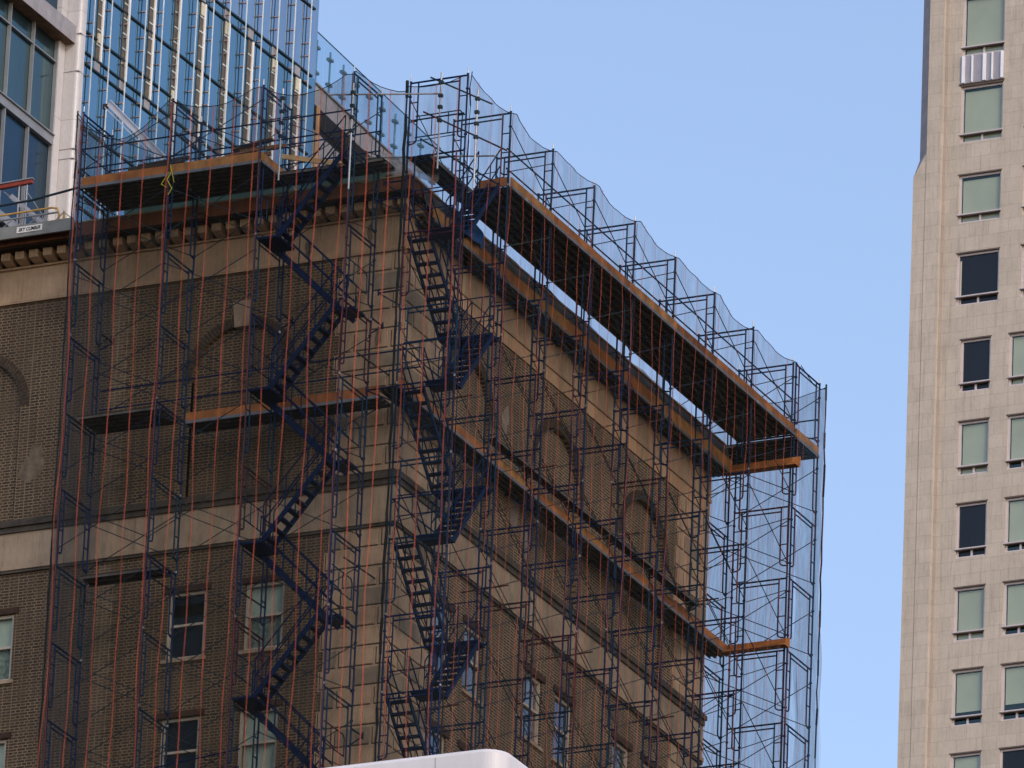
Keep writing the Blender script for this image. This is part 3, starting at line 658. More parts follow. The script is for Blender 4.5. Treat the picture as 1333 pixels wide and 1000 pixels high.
# ------------------------------------------------------------------ stairs
def stair(label, org, ux, uw, ks, first_up_from_low):
    """org: plan origin; ux: run direction (2.44 m bay); uw: width direction (1.52 m)"""
    t = thing('scaffold_stair', label, 'stair', (org[0]+ux[0]*1.2+uw[0]*.7, org[1]+ux[1]*1.2+uw[1]*.7, -LH*ks[-1]))
    P = lambda a, w, z: (org[0]+ux[0]*a+uw[0]*w, org[1]+ux[1]*a+uw[1]*w, z)
    for k in ks[:-1]:
        zt, zb = -LH*k, -LH*(k+1)
        lowend = (k % 2 == 0)     # even levels have their landing at a=0, odd ones at a=B
        a0, a1 = (.12, 2.08) if lowend else (2.2, .55)
        w0, w1 = ((.84, 1.36) if lowend else (.12, .66)) if first_up_from_low == 0 else ((.06, .62) if lowend else (.82, 1.42))
        fl = MB()
        for w in (w0, w1): fl.beam(P(a0, w, zt), P(a1, w, zb), .035, .12, up=(0, 0, 1))
        f = part('flight', fl, MT['stair'], t)
        n = 9; tr = MB()
        for i in range(n):
            q = (i+.5)/n; a = a0+(a1-a0)*q; z = zt+(zb-zt)*q; s = 1 if a1 > a0 else -1
            v = [P(a-.075, w0, z), P(a+.075, w0, z), P(a+.075, w1, z), P(a-.075, w1, z)]; v2 = [(x, y, zz-.045) for x, y, zz in v]
            tr.quad(*v); tr.quad(*v2[::-1])
            for c in range(4): tr.quad(v[c], v2[c], v2[(c+1) % 4], v[(c+1) % 4])
        part('treads', tr, MT['stair'], f)
        hr = MB()
        for w in (w0, w1):
            for h in (.5, .95): hr.tube(P(a0, w, zt+h), P(a1, w, zb+h), .018, 5)
            for q in (0, .33, .66, 1): hr.tube(P(a0+(a1-a0)*q, w, zt+(zb-zt)*q), P(a0+(a1-a0)*q, w, zt+(zb-zt)*q+.95), .015, 5)
        part('handrail', hr, MT['stair'], f)
        # landing at the lower end
        la, lb_ = (2.06, 2.52) if lowend else (.02, .58)
        v = [P(la, .05, zb), P(lb_, .05, zb), P(lb_, 1.42, zb), P(la, 1.42, zb)]; ld = MB()
        wa, wb = (.05, 1.42)
        if first_up_from_low == 0: wa, wb = (.04, .95) if not lowend else (.45, 1.05)
        if first_up_from_low == 1: wa, wb = (.74, 1.46) if not lowend else (.05, 1.42)
        v = [P(la, wa, zb), P(lb_, wa, zb), P(lb_, wb, zb), P(la, wb, zb)]; v2 = [(x, y, z-.06) for x, y, z in v]
        ld.quad(*v); ld.quad(*v2[::-1])
        for c in range(4): ld.quad(v[c], v2[c], v2[(c+1) % 4], v[(c+1) % 4])
        part('landing', ld, MT['stair'], t)
    return t
stair('zigzag blue scaffold stair inside the last bay of the left scaffold', (-2.44, 0), (1, 0), (0, 1), list(range(1, 11)), 0)
stair('zigzag blue scaffold stair at the building corner, first bay of the right scaffold', (1.02, 1.02), (0, 1), (1, 0), list(range(1, 11)), 1)

# ------------------------------------------------------------------ debris netting
def sag_top(s, knots):
    for (a, za, d), (b, zb_, _) in zip(knots, knots[1:]):
        if a <= s <= b:
            q = (s-a)/(b-a); return za+(zb_-za)*q - d*4*q*(1-q)
    return 0
def net_sheet(par, p0, p1, knots, out, mat, name='net_panel', zb=-19.6, seed=0, step=.22, fold=.05):
    p0 = Vector((*p0, 0)); p1 = Vector((*p1, 0)); L = (p1-p0).length; d = (p1-p0)/L; o = Vector((*out, 0))
    ns = max(2, int(L/step)); nz = 46; m = MB(); rnd = random.Random(seed); ph = [rnd.uniform(0, 6.28) for _ in range(6)]
    def P(s, q):
        zt = sag_top(s, knots); z = zt+(zb-zt)*q
        off = fold*(math.sin(s*4.1+ph[0]+z*.35)+.6*math.sin(s*9.3+ph[1]-z*.8)+.5*math.sin(z*2.1+ph[2]+s))*(.35+.65*min(1, q*4))+.05
        pp = p0+d*s+o*off; return (pp.x, pp.y, z)
    for i in range(ns+1):
        for j in range(nz+1): m.v.append(P(L*i/ns, j/nz))
    for i in range(ns):
        for j in range(nz):
            a = i*(nz+1)+j; m.f.append((a, a+nz+1, a+nz+2, a+1))
    ob = part(name, m, mat, par, smooth=True)
    ed = MB(); pts = [P(L*i/ns, 0) for i in range(ns+1)]; ed.path([(x, y, z+.005) for x, y, z in pts], .011, 4); part('net_hem', ed, MT['nete'], par)
    return P, d, o, L
def cords(par, P, d, o, L, mat, start=.1, step=.61, seed=0, w=.020, zb=1.0):
    rnd = random.Random(seed); s = start
    while s < L-.02:
        m = MB(); ph = rnd.uniform(0, 6.28); am = rnd.uniform(.008, .03); n = 60; prev = None; fr_ = rnd.uniform(3, 7)
        for j in range(n+1):
            q = j/n; sx = min(max(s+am*math.sin(q*fr_*6.28*.5+ph)+am*.25*math.sin(q*17+ph*2), .01), L-.01)
            p = Vector(P(sx, q))+o*.05; a = p-d*w; b_ = p+d*w
            if prev: m.quad(prev[0], prev[1], tuple(b_), tuple(a))
            prev = (tuple(a), tuple(b_))
        part('seam_cord', m, mat, par); s += step*rnd.uniform(.93, 1.07)
nf = thing('debris_net', 'dark see-through debris net with orange cords hung over the front scaffold', 'safety net', (-3.3, -.1, zb_s), 'debris nets around the scaffold')
k = [(0, -.05, .85), (2.44, 0, .38), (4.88, 0, .42), (7.32, .0, .1), (7.5, -.02, 0)]
r_ = net_sheet(nf, (-7.40, -.08), (.06, -.08), k, (0, -1), MT['net'], seed=1); cords(nf, *r_, MT['cord'], .09, .61, 1)
r_ = net_sheet(nf, (.06, -.08), (.98, .90), [(0, 0, .18), (1.4, -.25, 0)], (.7, -.7), MT['net'], seed=2); cords(nf, *r_, MT['cord'], .35, .6, 2)
r_ = net_sheet(nf, (-7.42, -.06), (-7.42, 2.35), [(0, -.05, .1), (1.5, -.1, .1), (2.5, -2.4, 0)], (-1, 0), MT['net'], seed=3); cords(nf, *r_, MT['cord'], .3, .55, 3, w=.014)
nr = thing('debris_net', 'long see-through debris net with orange cords over the right side scaffold', 'safety net', (2.65, 11, zb_s), 'debris nets around the scaffold')
r_ = net_sheet(nr, (.98, .90), (2.62, .90), [(0, -.15, .12), (1.7, -.05, 0)], (0, -1), MT['net'], seed=4); cords(nr, *r_, MT['cord'], .25, .6, 4)
k = [(B*i, -.03+.05*math.sin(i*5.1), .20 + .09*math.sin(i*2.3)) for i in range(9)]+[(22, -.1, 0)]
r_ = net_sheet(nr, (2.64, .98), (2.64, 20.75), k, (1, 0), MT['net'], seed=5); cords(nr, *r_, MT['cord'], .3, .64, 5)
ne = thing('debris_net', 'bluish debris net with rippled pattern closing the far end against the sky', 'safety net', (1, 22.3, zb_s), 'debris nets around the scaffold')
r_ = net_sheet(ne, (2.70, 20.75), (2.70, 22.34), [(0, -.03, .25), (1.7, -.02, 0)], (1, 0), MT['netd'], seed=6, fold=.07); cords(ne, *r_, MT['cord'], .25, .6, 6, w=.014)
r_ = net_sheet(ne, (2.70, 22.34), (-2.3, 22.34), [(0, -.02, .2), (2.4, -.1, .3), (5.1, -.1, 0)], (0, 1), MT['netd'], seed=7); cords(ne, *r_, MT['cordp'], .3, .62, 7, w=.018)
def bundle(par, x, y, r, seed):
    rnd = random.Random(seed); m = MB(); pts = []; n = 44
    for j in range(n+1):
        z = .05-19.6*j/n; pts.append((x+rnd.uniform(-.016, .016), y+rnd.uniform(-.016, .016), z))
    for a, b_ in zip(pts, pts[1:]): m.tube(a, b_, r*rnd.uniform(.6, 1.2), 6)
    part('gathered_net_edge', m, MT['nete'], par)
bundle(nf, .97, .93, .034, 1); bundle(nr, 2.66, .95, .016, 2); bundle(ne, 2.74, 22.36, .024, 3); bundle(nf, -7.42, -.1, .022, 4)

# ------------------------------------------------------------------ sheets over the cornice
def drape(name, label, mat, xs, prof, cat='plastic sheet', amp=.05, seed=0, axis='X'):
    rnd = random.Random(seed); m = MB(); n = len(xs)
    for i, a in enumerate(xs):
        for j, (c, z) in enumerate(prof(a)):
            o = amp*rnd.uniform(-1, 1); p = (a, c+o, z+amp*rnd.uniform(-1, 1)) if axis == 'X' else (c+o, a, z+amp*rnd.uniform(-1, 1)); m.v.append(p)
    k = len(prof(xs[0]))
    for i in range(n-1):
        for j in range(k-1): a = i*k+j; m.f.append((a, a+k, a+k+1, a+1))
    o = part(name, m, mat, smooth=True); md = o.modifiers.new('sub', 'SUBSURF'); md.levels = 2; md.render_levels = 2
    return tag(o, label, cat)
fr_ = lambda a, b_, n: [a+(b_-a)*i/n for i in range(n+1)]
drape('plastic_sheet', 'greenish translucent sheet lying on the cornice below the top left deck', MT['tarpg'], fr_(-6.9, .2, 22), lambda a: [(1.60, -2.17), (1.54, -1.95), (1.60, -1.70+.08*math.sin(a*1.7)), (1.9, -1.56+.08*math.sin(a*2.3)), (2.6, -1.66)], amp=.035, seed=3)
drape('plastic_sheet', 'clear crumpled sheet bunched over the building corner', MT['tarpw'], fr_(-.1, 1.35, 10), lambda a: [(1.5+.5*max(0, a), -1.98-.12*a), (1.5+.4*max(0, a), -1.70), (1.65+.3*max(0, a), -1.38-.2*a), (2.1, -1.30-.22*a), (2.8, -1.5)], amp=.09, seed=4)
drape('plastic_sheet', 'long grey sheet draped over the parapet above the side wall', MT['tarpgrey'], fr_(2.2, YE+.1, 44), lambda a: [(.93, -2.62), (.90, -2.3), (.80, -2.05), (.50, -1.78+.03*math.sin(a*1.3)), (.22, -1.58+.03*math.sin(a*1.3)), (-.6, -1.95)], amp=.022, seed=5, axis='Y')
drape('blue_tarp', 'blue tarp edge showing along the top of the grey parapet sheet', MT['tarpb'], fr_(5.6, 13.2, 22), lambda a: [(.56, -1.80-.04*math.sin(a*3)), (.44, -1.68), (.22, -1.52+.04*math.sin(a*2)), (-.15, -1.62)], 'tarp', amp=.03, seed=6, axis='Y')
drape('blue_tarp', 'crumpled blue tarp bundle hanging by the corner stair landing', MT['tarpb'], fr_(3.9, 5.3, 8), lambda a: [(1.12, -2.65), (1.16, -2.4), (1.05, -2.2), (.85, -2.0), (.5, -1.85)], 'tarp', amp=.10, seed=7, axis='Y')
drape('plastic_sheet', 'pale translucent sheet on the parapet near the far end of the side wall', MT['tarpw'], fr_(14.5, 18.6, 14), lambda a: [(.56, -1.85), (.42, -1.64), (.20, -1.47+.04*math.sin(a*2)), (-.2, -1.6)], amp=.04, seed=8, axis='Y')

# ------------------------------------------------------------------ things on the top left deck
t = thing('aluminium_beam', 'pale grey metal beam leaning up from the top left deck', 'metal beam', (-5.7, 1.0, -1.2))
m = MB(); m.beam((-7.24, 1.0, .64), (-5.62, 1.0, -1.08), .05, .02); m.beam((-7.20, 1.0, .68), (-5.58, 1.0, -1.04), .012, .13); m.beam((-7.28, 1.0, .57), (-5.66, 1.0, -1.15), .09, .02); m.beam((-7.14, 1.0, .74), (-5.53, 1.0, -.97), .09, .02); part('channel', m, MT['alu'], t)
m = MB(); m.box(-7.34, -7.22, .96, 1.04, .54, .66); m.path([(-7.29, .99, .58), (-7.30, .99, .1), (-7.29, .99, -.3)], .018, 5); part('hook_chain', m, MT['blackb'], t)
t = thing('pipe_stack', 'stack of rusty dark beams lying on the top left deck', 'beam stack', (-5.6, .9, -1.7))
for a, b_, z, r in ((-6.45, -4.95, -1.27, .045), (-6.4, -5.0, -1.38, .04), (-6.2, -4.8, -1.20, .03)):
    m = MB(); m.beam((a, .85, z), (b_, .85, z+.05), .07, r*2); part('beam', m, MT['redb' if r == .04 else 'blackb'], t)
m = MB()
for x in (-6.3, -5.1): m.box(x, x+.05, .8, .9, -1.90, -1.42)
part('trestle_leg', m, MT['steel'], t)
for i, (a, b_, z, lb) in enumerate(((-3.55, -2.5, -1.22, 'dark old plank resting across the guard rail above the left toe board'), (-3.7, -2.9, -1.38, 'brown plank lying crooked just above the left toe board'))):
    m = MB(); m.beam((a, .7, z), (b_, .75, z+.17-.1*i), .2, .045); m.beam((a+.2, .7, z-.05), (b_+.3, .9, z+.02), .05, .09); tag(part('old_plank', m, MT['oldwood']), lb, 'plank')
m = MB(); m.beam((-2.3, .9, -1.48), (-.25, 1.4, -1.86), .05, .12); tag(part('pale_plank', m, MT['lumber']), 'pale new plank sloping down behind the top of the left stair', 'plank')
m = MB(); m.box(-.95, -.1, 1.62, 1.68, -1.82, -1.68); tag(part('pale_plank', m, MT['lumber']), 'short pale board lying under the right end of the left top deck', 'plank')
m = MB(); m.path([(-4.84, -.04, -1.75), (-4.78, -.06, -1.9), (-4.9, -.05, -2.1), (-4.75, -.06, -2.35), (-4.86, -.04, -2.5)], .012, 5); m.path([(-4.86, -.05, -1.9), (-5.05, -.05, -2.2), (-4.9, -.05, -2.3)], .010, 5)
m.path([(-4.84, -.04, -1.7), (-4.7, -.06, -2.2)], .010, 5)
tag(part('yellow_rope', m, MT['rope']), 'yellow rope knotted round the second post at the left toe board', 'rope')

# ------------------------------------------------------------------ suspended stage on the cornice at far left
t = thing('swing_stage', 'grey suspended work stage with sign and yellow rail above the left cornice', 'work platform', (-11, 1.4, -2.42))
m = MB(); m.box(-16, -8.15, 1.3, 1.36, -2.41, -2.09); part('side_plate', m, MT['stage'], t)
m = MB(); m.box(-16, -8.15, 1.37, 2.0, -2.30, -2.24); part('platform', m, MT['stage'], t)
m = MB()
for y in (1.34, 1.95):
    m.tube((-16, y, -1.90), (-8.6, y, -1.88), .025, 6)
    x = -16
    while x < -8.6:
        m.tube((x, y, -2.2), (x+.36, y, -1.90), .014, 5); m.tube((x+.36, y, -1.90), (x+.72, y, -2.2), .014, 5); x += .72
part('truss_rail', m, MT['galv'], t)
m = MB(); m.path([(-16, 1.5, -1.72), (-8.85, 1.5, -1.66), (-8.72, 1.5, -1.70), (-8.66, 1.5, -1.86)], .026, 7); m.tube((-8.66, 1.5, -1.86), (-8.66, 1.5, -2.1), .03, 6); m.tube((-8.52, 1.5, -1.8), (-8.52, 1.5, -2.1), .03, 6); part('yellow_rail', m, MT['yellow'], t)
m = MB(); m.path([(-16, 1.42, -1.62), (-9.4, 1.42, -1.42), (-8.1, 1.42, -1.26)], .03, 6); part('top_rail', m, MT['brace'], t)
m = MB(); m.box(-9.69, -8.99, 1.285, 1.299, -2.31, -2.15); sg = part('sign', m, MT['sign'], t)
cu = bpy.data.curves.new('sign_text', 'FONT'); cu.body = 'SKY CLIMBER'; cu.size = .125; cu.shear = .25; cu.extrude = .002; cu.offset = .0025; cu.align_x = 'CENTER'; cu.align_y = 'CENTER'
to = bpy.data.objects.new('tmp', cu); link(to); me = bpy.data.meshes.new_from_object(to.evaluated_get(bpy.context.evaluated_depsgraph_get())); bpy.data.objects.remove(to)
me.materials.clear(); me.materials.append(MT['ink'])
w = max(v.co.x for v in me.vertices)-min(v.co.x for v in me.vertices); sc = .60/w
me.transform(Matrix.Rotation(R(90), 4, 'X') @ Matrix.Diagonal((sc, 1.0, 1, 1)))
o = part('lettering', me, None, sg, (-9.34, 1.281, -2.235))
t = thing('outrigger_frame', 'metal outrigger frame with red capped beam at the far left roof edge', 'outrigger', (-9.9, 1.8, -2.2))
m = MB(); m.beam((-11.2, 1.8, -.80), (-9.62, 1.8, -.74), .1, .09); part('red_beam', m, MT['redb'], t)
m = MB(); m.beam((-11.2, 1.8, -.71), (-9.6, 1.8, -.66), .12, .03); m.tube((-9.98, 1.8, -.8), (-9.98, 1.8, -2.2), .022); m.tube((-9.76, 1.8, -.8), (-9.76, 1.8, -2.1), .022); m.tube((-10.4, 1.8, -.9), (-9.3, 1.8, -1.9), .012); m.path([(-9.75, 1.8, -1.0), (-9.3, 1.8, -1.65), (-9.15, 1.8, -2.1)], .012)
part('support_posts', m, MT['greym'], t)
m = MB(); m.beam((-10.3, 2.0, -.95), (-9.0, 2.0, -2.15), .09, .12); part('sloping_arm', m, MT['alu'], t)

# ------------------------------------------------------------------ background buildings: helper for a facade on a plan line
class Fac:
    def __init__(s, P, ang=None, d=None):
        s.P = P; s.d = d or (math.sin(R(ang)), math.cos(R(ang)))
        s.n = (s.d[1], -s.d[0])      # outward (towards the camera side)
    def p(s, a, z, o=0): return (s.P[0]+s.d[0]*a+s.n[0]*o, s.P[1]+s.d[1]*a+s.n[1]*o, z)
    def box(s, m, a0, a1, z0, z1, o0, o1):
        A_ = [s.p(a0, z0, o1), s.p(a1, z0, o1), s.p(a1, z1, o1), s.p(a0, z1, o1)]; B_ = [s.p(a0, z0, o0), s.p(a1, z0, o0), s.p(a1, z1, o0), s.p(a0, z1, o0)]
        m.quad(*A_); m.quad(*B_[::-1])
        for k_ in range(4): m.quad(A_[k_], B_[k_], B_[(k_+1) % 4], A_[(k_+1) % 4])
        return m

# glass tower
F = Fac((-27.46, 36.87), 2)
gt = thing('glass_tower', 'blue glass office tower with thin vertical fins and tall louvre strips', 'building', (*F.p(7, 0, -8)[:2], -ZG))
m = MB(); F.box(m, -.27, 13.35, -ZG, 19.5, -16, -.02); F.box(m, -.27, 13.35, 19.5, 60, -16, -.02); part('tower_body', m, MT['gteal'], gt)
zl = [10.6, 11.3, 13.0, 15.05, 15.4, 16.1, 17.5, 19.5, 19.85, 20.5, 22.0, 24.2, 24.58, 26.8, 29.0]
us = [i*.992-.27 for i in range(15)]
pm = MB(); pu = MB()
for i in range(len(us)-1):
    for z0, z1 in zip(zl, zl[1:]):
        j = random.uniform(-.004, .004)
        q = [F.p(us[i], z0, 0), F.p(us[i+1]-.0, z0, j), F.p(us[i+1], z1, j*1.5), F.p(us[i], z1, .002)]
        (pu if z0 > 24.3 else pm).quad(*q)
part('glazing', pm, MT['gtower'], gt); part('upper_glazing', pu, MT['gtower2'], gt)
m = MB()
for z in zl: F.box(m, -.27, 13.35, z-.028, z+.028, .004, .05)
part('floor_mullions', m, MT['mull'], gt)
nbr = 0; brest = MB()
for i, u in enumerate(us[:-1]):
    u += .28
    m = MB(); F.box(m, u-.014, u+.014, 8, 29, .13, .155); rod = part('fin', m, MT['rod'], gt)
    mm = MB(); F.box(mm, u-.05, u-.03, 8, 29, .005, .014); F.box(mm, u-.22, u-.205, 8, 29, .005, .010); part('joint', mm, MT['mull'], rod)
    z = 14.1+(i*.37) % .4
    while z < 28:
        if nbr < 100 and z > 20.5: bm = MB(); F.box(bm, u-.07, u+.0, z, z+.035, .02, .13); part('bracket', bm, MT['brk'], gt); nbr += 1
        else: F.box(brest, u-.07, u+.0, z, z+.035, .02, .13)
        z += .42 if (int(z*3) % 2) else .84
tag(part('bracket', brest, MT['brk'], gt), kind='stuff')
for i in range(9):
    u = .42+1.488*i
    lp = MB(); F.box(lp, u, u+.21, 19.87, 24.17, .006, .03); l = part('louvre_strip', lp, MT['louv'], gt)
    e = MB(); F.box(e, u+.21, u+.30, 19.87, 24.17, .006, .07); part('white_reveal', e, MT['whitem'], l)
    for j in range(1, 9): c = MB(); z = 19.87+4.3*j/9; F.box(c, u-.01, u+.21, z-.018, z+.018, .03, .05); part('cross_bar', c, MT['rod'], l)
    e = MB(); F.box(e, u+.02, u+.21, 23.75, 24.15, .031, .06) if i % 3 else F.box(e, u+.02, u+.20, 20.4, 20.7, .031, .08); part('warm_soffit', e, MT['warmedge'], l)
    e = MB(); F.box(e, u-.02, u+.30, 24.18, 24.55, .006, .02); part('spandrel_insert', e, MT['greyd'], l); e = MB(); F.box(e, u-.02, u+.30, 19.52, 19.86, .006, .02); part('spandrel_insert', e, MT['greyd'], l)

# podium with glass balustrade
F = Fac((-27.86, 51.91), -2)
pd = thing('roof_terrace_block', 'grey panelled terrace block behind the scaffold, beside the glass tower', 'building', (*F.p(5, 0, -6)[:2], -ZG))
m = MB(); F.box(m, -1, 9.8, -ZG, 23.8, -12, -.02); part('body', m, MT['greyd'], pd)
m = MB(); F.box(m, .6, 9.6, 23.8, 24.62, -2.0, -.6); part('dark_recess', m, MT['blackb'], pd)
m = MB(); F.box(m, -1, 9.8, 24.62, 25.28, -12, 0); part('parapet', m, MT['greyd'], pd)
m = MB(); F.box(m, -1, 9.85, 25.283, 25.34, -.4, .06); part('coping', m, MT['greym'], pd)
m = MB()
for i in range(12): u = -.6+i*.87; F.box(m, u, u+.02, 21, 25.25, .001, .012)
part('panel_joints', m, MT['blackb'], pd)
m = MB(); F.box(m, .45, .53, 20, 24.6, .02, .10); part('beige_pipe', m, MT['lumber'], pd)
bl = thing('glass_balustrade', 'clear glass balustrade on steel posts along the terrace edge', 'balustrade', F.p(4, 25.34, -.1))
for i in range(11):
    u = -.9+i*1.0
    m = MB(); F.box(m, u+.02, u+.97, 25.42, 27.12, -.12, -.105); part('glass_panel', m, MT['bal'], bl)
    m = MB(); m.tube(F.p(u+.62, 25.34, -.2), F.p(u+.62, 26.95, -.2), .03, 6); F.box(m, u+.42, u+.68, 26.62, 26.70, -.24, -.10); F.box(m, u+.42, u+.68, 25.78, 25.86, -.24, -.10); part('post', m, MT['balp'], bl)
    m = MB(); F.box(m, u, u+.98, 27.121, 27.14, -.13, -.095); part('top_rail', m, MT['balp'], bl)

# corner building at far left
F = Fac((-26.74, 34.17), d=(0, 1))
cb = thing('office_building', 'office building with large dark teal windows and a white corner pier', 'building', (-35.7, 22, -ZG))
m = MB(); F.box(m, -24, 0, -ZG, 36, -18, -.35); part('body', m, MT['greyd'], cb)
zs = [(9.396, 12.216), (12.498, 15.619), (15.929, 18.195), (18.251, 18.89), (19.501, 22.086)]
for wi in range(10):
    a1 = -.39-1.43*wi; a0 = a1-1.43
    for j, (z0, z1) in enumerate(zs):
        m = MB(); m.quad(F.p(a0, z0, -.12), F.p(a1, z0, -.12+random.uniform(-.004, .004)), F.p(a1, z1, -.12), F.p(a0, z1, -.12+random.uniform(-.006, .006)))
        part('window', m, MT['gdark' if (j in (2, 3)) else 'gdeep'], cb)
m = MB()
for wi in range(11): a = -.39-1.43*wi; F.box(m, a-.025, a+.025, 9.396, 18.89, -.11, .0)
for z in (18.223,): F.box(m, -15.4, -.40, z-.02, z+.02, -.11, -.02)
part('mullions', m, MT['greym'], cb)
m = MB(); F.box(m, -24, -.40, 15.629, 15.901, -.3, .02); F.box(m, -24, -.40, 15.906, 15.939, -.3, .08); F.box(m, -24, -.4, 12.216, 12.498, -.3, .02); part('spandrel', m, MT['greym'], cb)
m = MB(); F.box(m, -24, .06, 18.909, 19.454, -.3, .34); o = part('projecting_band', m, MT['greyd'], cb)
m = MB(); F.box(m, -24, -.05, 18.9, 18.908, -.2, .34); part('band_soffit', m, MT['oldwood'], cb)
# pier: flat strip then rounded return
m = MB(); F.box(m, -.38, -.03, -ZG, 36, -.3, .03); part('pier_strip', m, MT['pier'], cb)
m = MB(); n = 8; X0 = -26.74; Y0 = 34.16; prof = [(X0, Y0), (X0+.36, Y0)]+[(X0+.36+.14*math.sin(R(90*i/n)), Y0+.14-.14*math.cos(R(90*i/n))) for i in range(1, n+1)]+[(X0+.50, Y0+.30), (X0, Y0+.30)]
for i in range(len(prof)): a, b_ = prof[i], prof[(i+1) % len(prof)]; m.quad((a[0], a[1], -ZG), (b_[0], b_[1], -ZG), (b_[0], b_[1], 36), (a[0], a[1], 36))
part('pier', m, MT['pier'], cb, smooth=False)
m = MB()
for z in (15.318, 15.619, 18.044, 12.404, 19.219): m.box(X0-.02, X0+.505, Y0-.012, Y0+.3, z-.012, z+.012)
m.box(X0-.035, X0-.005, Y0-.03, Y0-.002, 2, 36); part('pier_joints', m, MT['greyd'], cb)

# ------------------------------------------------------------------ limestone tower at right
F = Fac((-48.07, 145.23), d=(1, 0))
lt = thing('limestone_tower', 'tall pale limestone apartment tower with green shaded windows at the right', 'building', (*F.p(12, 0, -12)[:2], -ZG))
wide = [(67.42, 70.1), (63.55, 66.08), (60.0, 62.15), (56.4, 58.7)]
narrow = [(52.6, 54.9), (49.0, 51.35), (45.45, 47.8), (41.9, 44.2), (38.3, 40.7), (34.8, 37.15)]
holes = []
for (z0, z1) in wide:
    for c in range(5): holes.append((1.98+2.82*c, 3.84+2.82*c, z0, z1))
for (z0, z1) in narrow:
    for c in range(6): holes.append((2.24+2.11*c, 3.56+2.11*c, z0, z1))
m = MB(); jm = MB()
to = lambda a, z, d: F.p(a, z, -d)
wall_with_holes(m, to, 1.40, 30, 20, 85, holes, .25, jm)
off = len(m.v); m.v += jm.v; m.f += [tuple(v+off for v in f_) for f_ in jm.f]; part('front_wall', m, MT['ash'], lt)
m = MB(); F.box(m, 1.0, 30, -ZG, 20, -24, 0); F.box(m, 1.42, 29.99, 20, 85, -24, -.9); part('tower_body', m, MT['ashd'], lt)
m = MB(); F.box(m, .64, 1.28, -ZG, 85, -.8, .28); part('pilaster', m, MT['ash'], lt)
m = MB(); F.box(m, 1.283, 1.40, -ZG, 85, -.8, .06); part('pilaster_return', m, MT['ashd'], lt)
# corner strip: square below, chamfered above 62.3
m = MB(); F.box(m, .08, .62, -ZG, 62.2, -23, .26)
o_ = .26
q = [F.p(.62, 62.2, o_), F.p(.62, 63.2, o_), F.p(.08, 62.2, o_), F.p(.08, 63.6, o_-.62), F.p(.08, 62.2, o_-.62)]
m.quad(q[2], q[0], q[1]); part('corner_strip', m, MT['ash'], lt)
m = MB(); m.quad(q[2], q[1], F.p(.08, 63.2, o_-.62), q[4]); m.quad(q[1], F.p(.62, 85, o_), F.p(.08, 85, o_-.62), F.p(.08, 63.2, o_-.62)); part('corner_chamfer', m, MT['ashc'], lt)
m = MB(); F.box(m, .081, .62, 62.2, 85, -23, -.37); part('corner_return', m, MT['ashd'], lt)
states = {}
for r_i in range(10):
    for c in range(6): states[(r_i, c)] = random.choice((1, 1, 1, .7, 0))
states.update({(0, 0): 1, (1, 0): 1, (2, 0): 1, (3, 0): 0, (4, 0): 0, (4, 1): 1, (5, 0): 1, (5, 1): 1.2, (6, 0): 0, (6, 1): 1.2, (7, 0): 1, (7, 1): 1.2, (8, 0): .78, (8, 1): .80, (9, 0): 1, (9, 1): 0})
def tower_window(r_i, c, a0, a1, z0, z1):
    zb_ = z0+.36; f = .085; st = states[(r_i, c)]
    m = MB()
    F.box(m, a0+.001, a0+f, z0, z1, -.2, -.10); F.box(m, a1-f, a1-.001, z0, z1, -.2, -.10); F.box(m, a0+f, a1-f, z1-.11, z1-.001, -.2, -.10); F.box(m, a0+f, a1-f, z0, z0+f, -.2, -.10)
    F.box(m, (a0+a1)/2-.04, (a0+a1)/2+.04, z0+f, zb_, -.2, -.10)
    w_ = part('window', m, MT['tframe'], lt)
    m = MB(); F.box(m, a0-.03, a1+.02, zb_, zb_+.05, -.2, .03); part('rail_bar', m, MT['tframe'], w_)
    m = MB(); F.box(m, a0-.03, a1+.02, zb_-.035, zb_-.001, -.2, .02); part('bar_shadow_trim', m, MT['tbar'], w_)
    m = MB(); F.box(m, a0-.04, a1+.04, z1-.028, z1+.03, -.06, .012); part('head_trim', m, MT['tbar'], w_)
    m = MB(); m.quad(F.p(a0+f, z0+f, -.16), F.p(a1-f, z0+f, -.16), F.p(a1-f, z1-.11, -.16), F.p(a0+f, z1-.11, -.16)); part('pane', m, MT['tpane'] if st else MT['tdark'], w_)
    m = MB(); m.quad(F.p(a0, z0, -.249), F.p(a1, z0, -.249), F.p(a1, z1, -.249), F.p(a0, z1, -.249)); part('dark_interior', m, MT['darkroom'], w_)
    if st:
        lo = {1: z0+.06, .7: z0+.9, 1.2: zb_+.02, .78: zb_+.28, .80: zb_+.38}[st]
        hi = z1-.11-(.10 if r_i in (1, 2) else .03)
        m = MB(); m.quad(F.p(a0+f+.04, lo, -.21), F.p(a1-f, lo, -.21), F.p(a1-f, hi, -.21), F.p(a0+f+.04, hi, -.21)); part('blind', m, MT['tblind'], w_)
    elif r_i == 3:
        m = MB(); F.box(m, a0+.10, a0+.17, z0+.06, z1-.3, -.155, -.15); part('pale_reflection_strip', m, MT['tblind'], w_)
for r_i, (z0, z1) in enumerate(wide):
    for c in range(2): tower_window(r_i, c, 1.98+2.82*c, 3.84+2.82*c, z0, z1)
for r_i, (z0, z1) in enumerate(narrow):
    for c in range(2): tower_window(r_i+4, c, 2.24+2.11*c, 3.56+2.11*c, z0, z1)
m = MB(); m2 = MB()
F.box(m, 1.94, 3.86, 66.17, 67.40, -.1, .02); part('metal_louvre_panel', m, MT['lpg'], lt)
for a, w_ in ((2.03, .11), (2.45, .05), (2.95, .12), (3.33, .05), (3.74, .10)): F.box(m2, a, a+w_, 66.19, 67.38, .021, .10)
part('louvre_ribs', m2, MT['lpw'], lt)
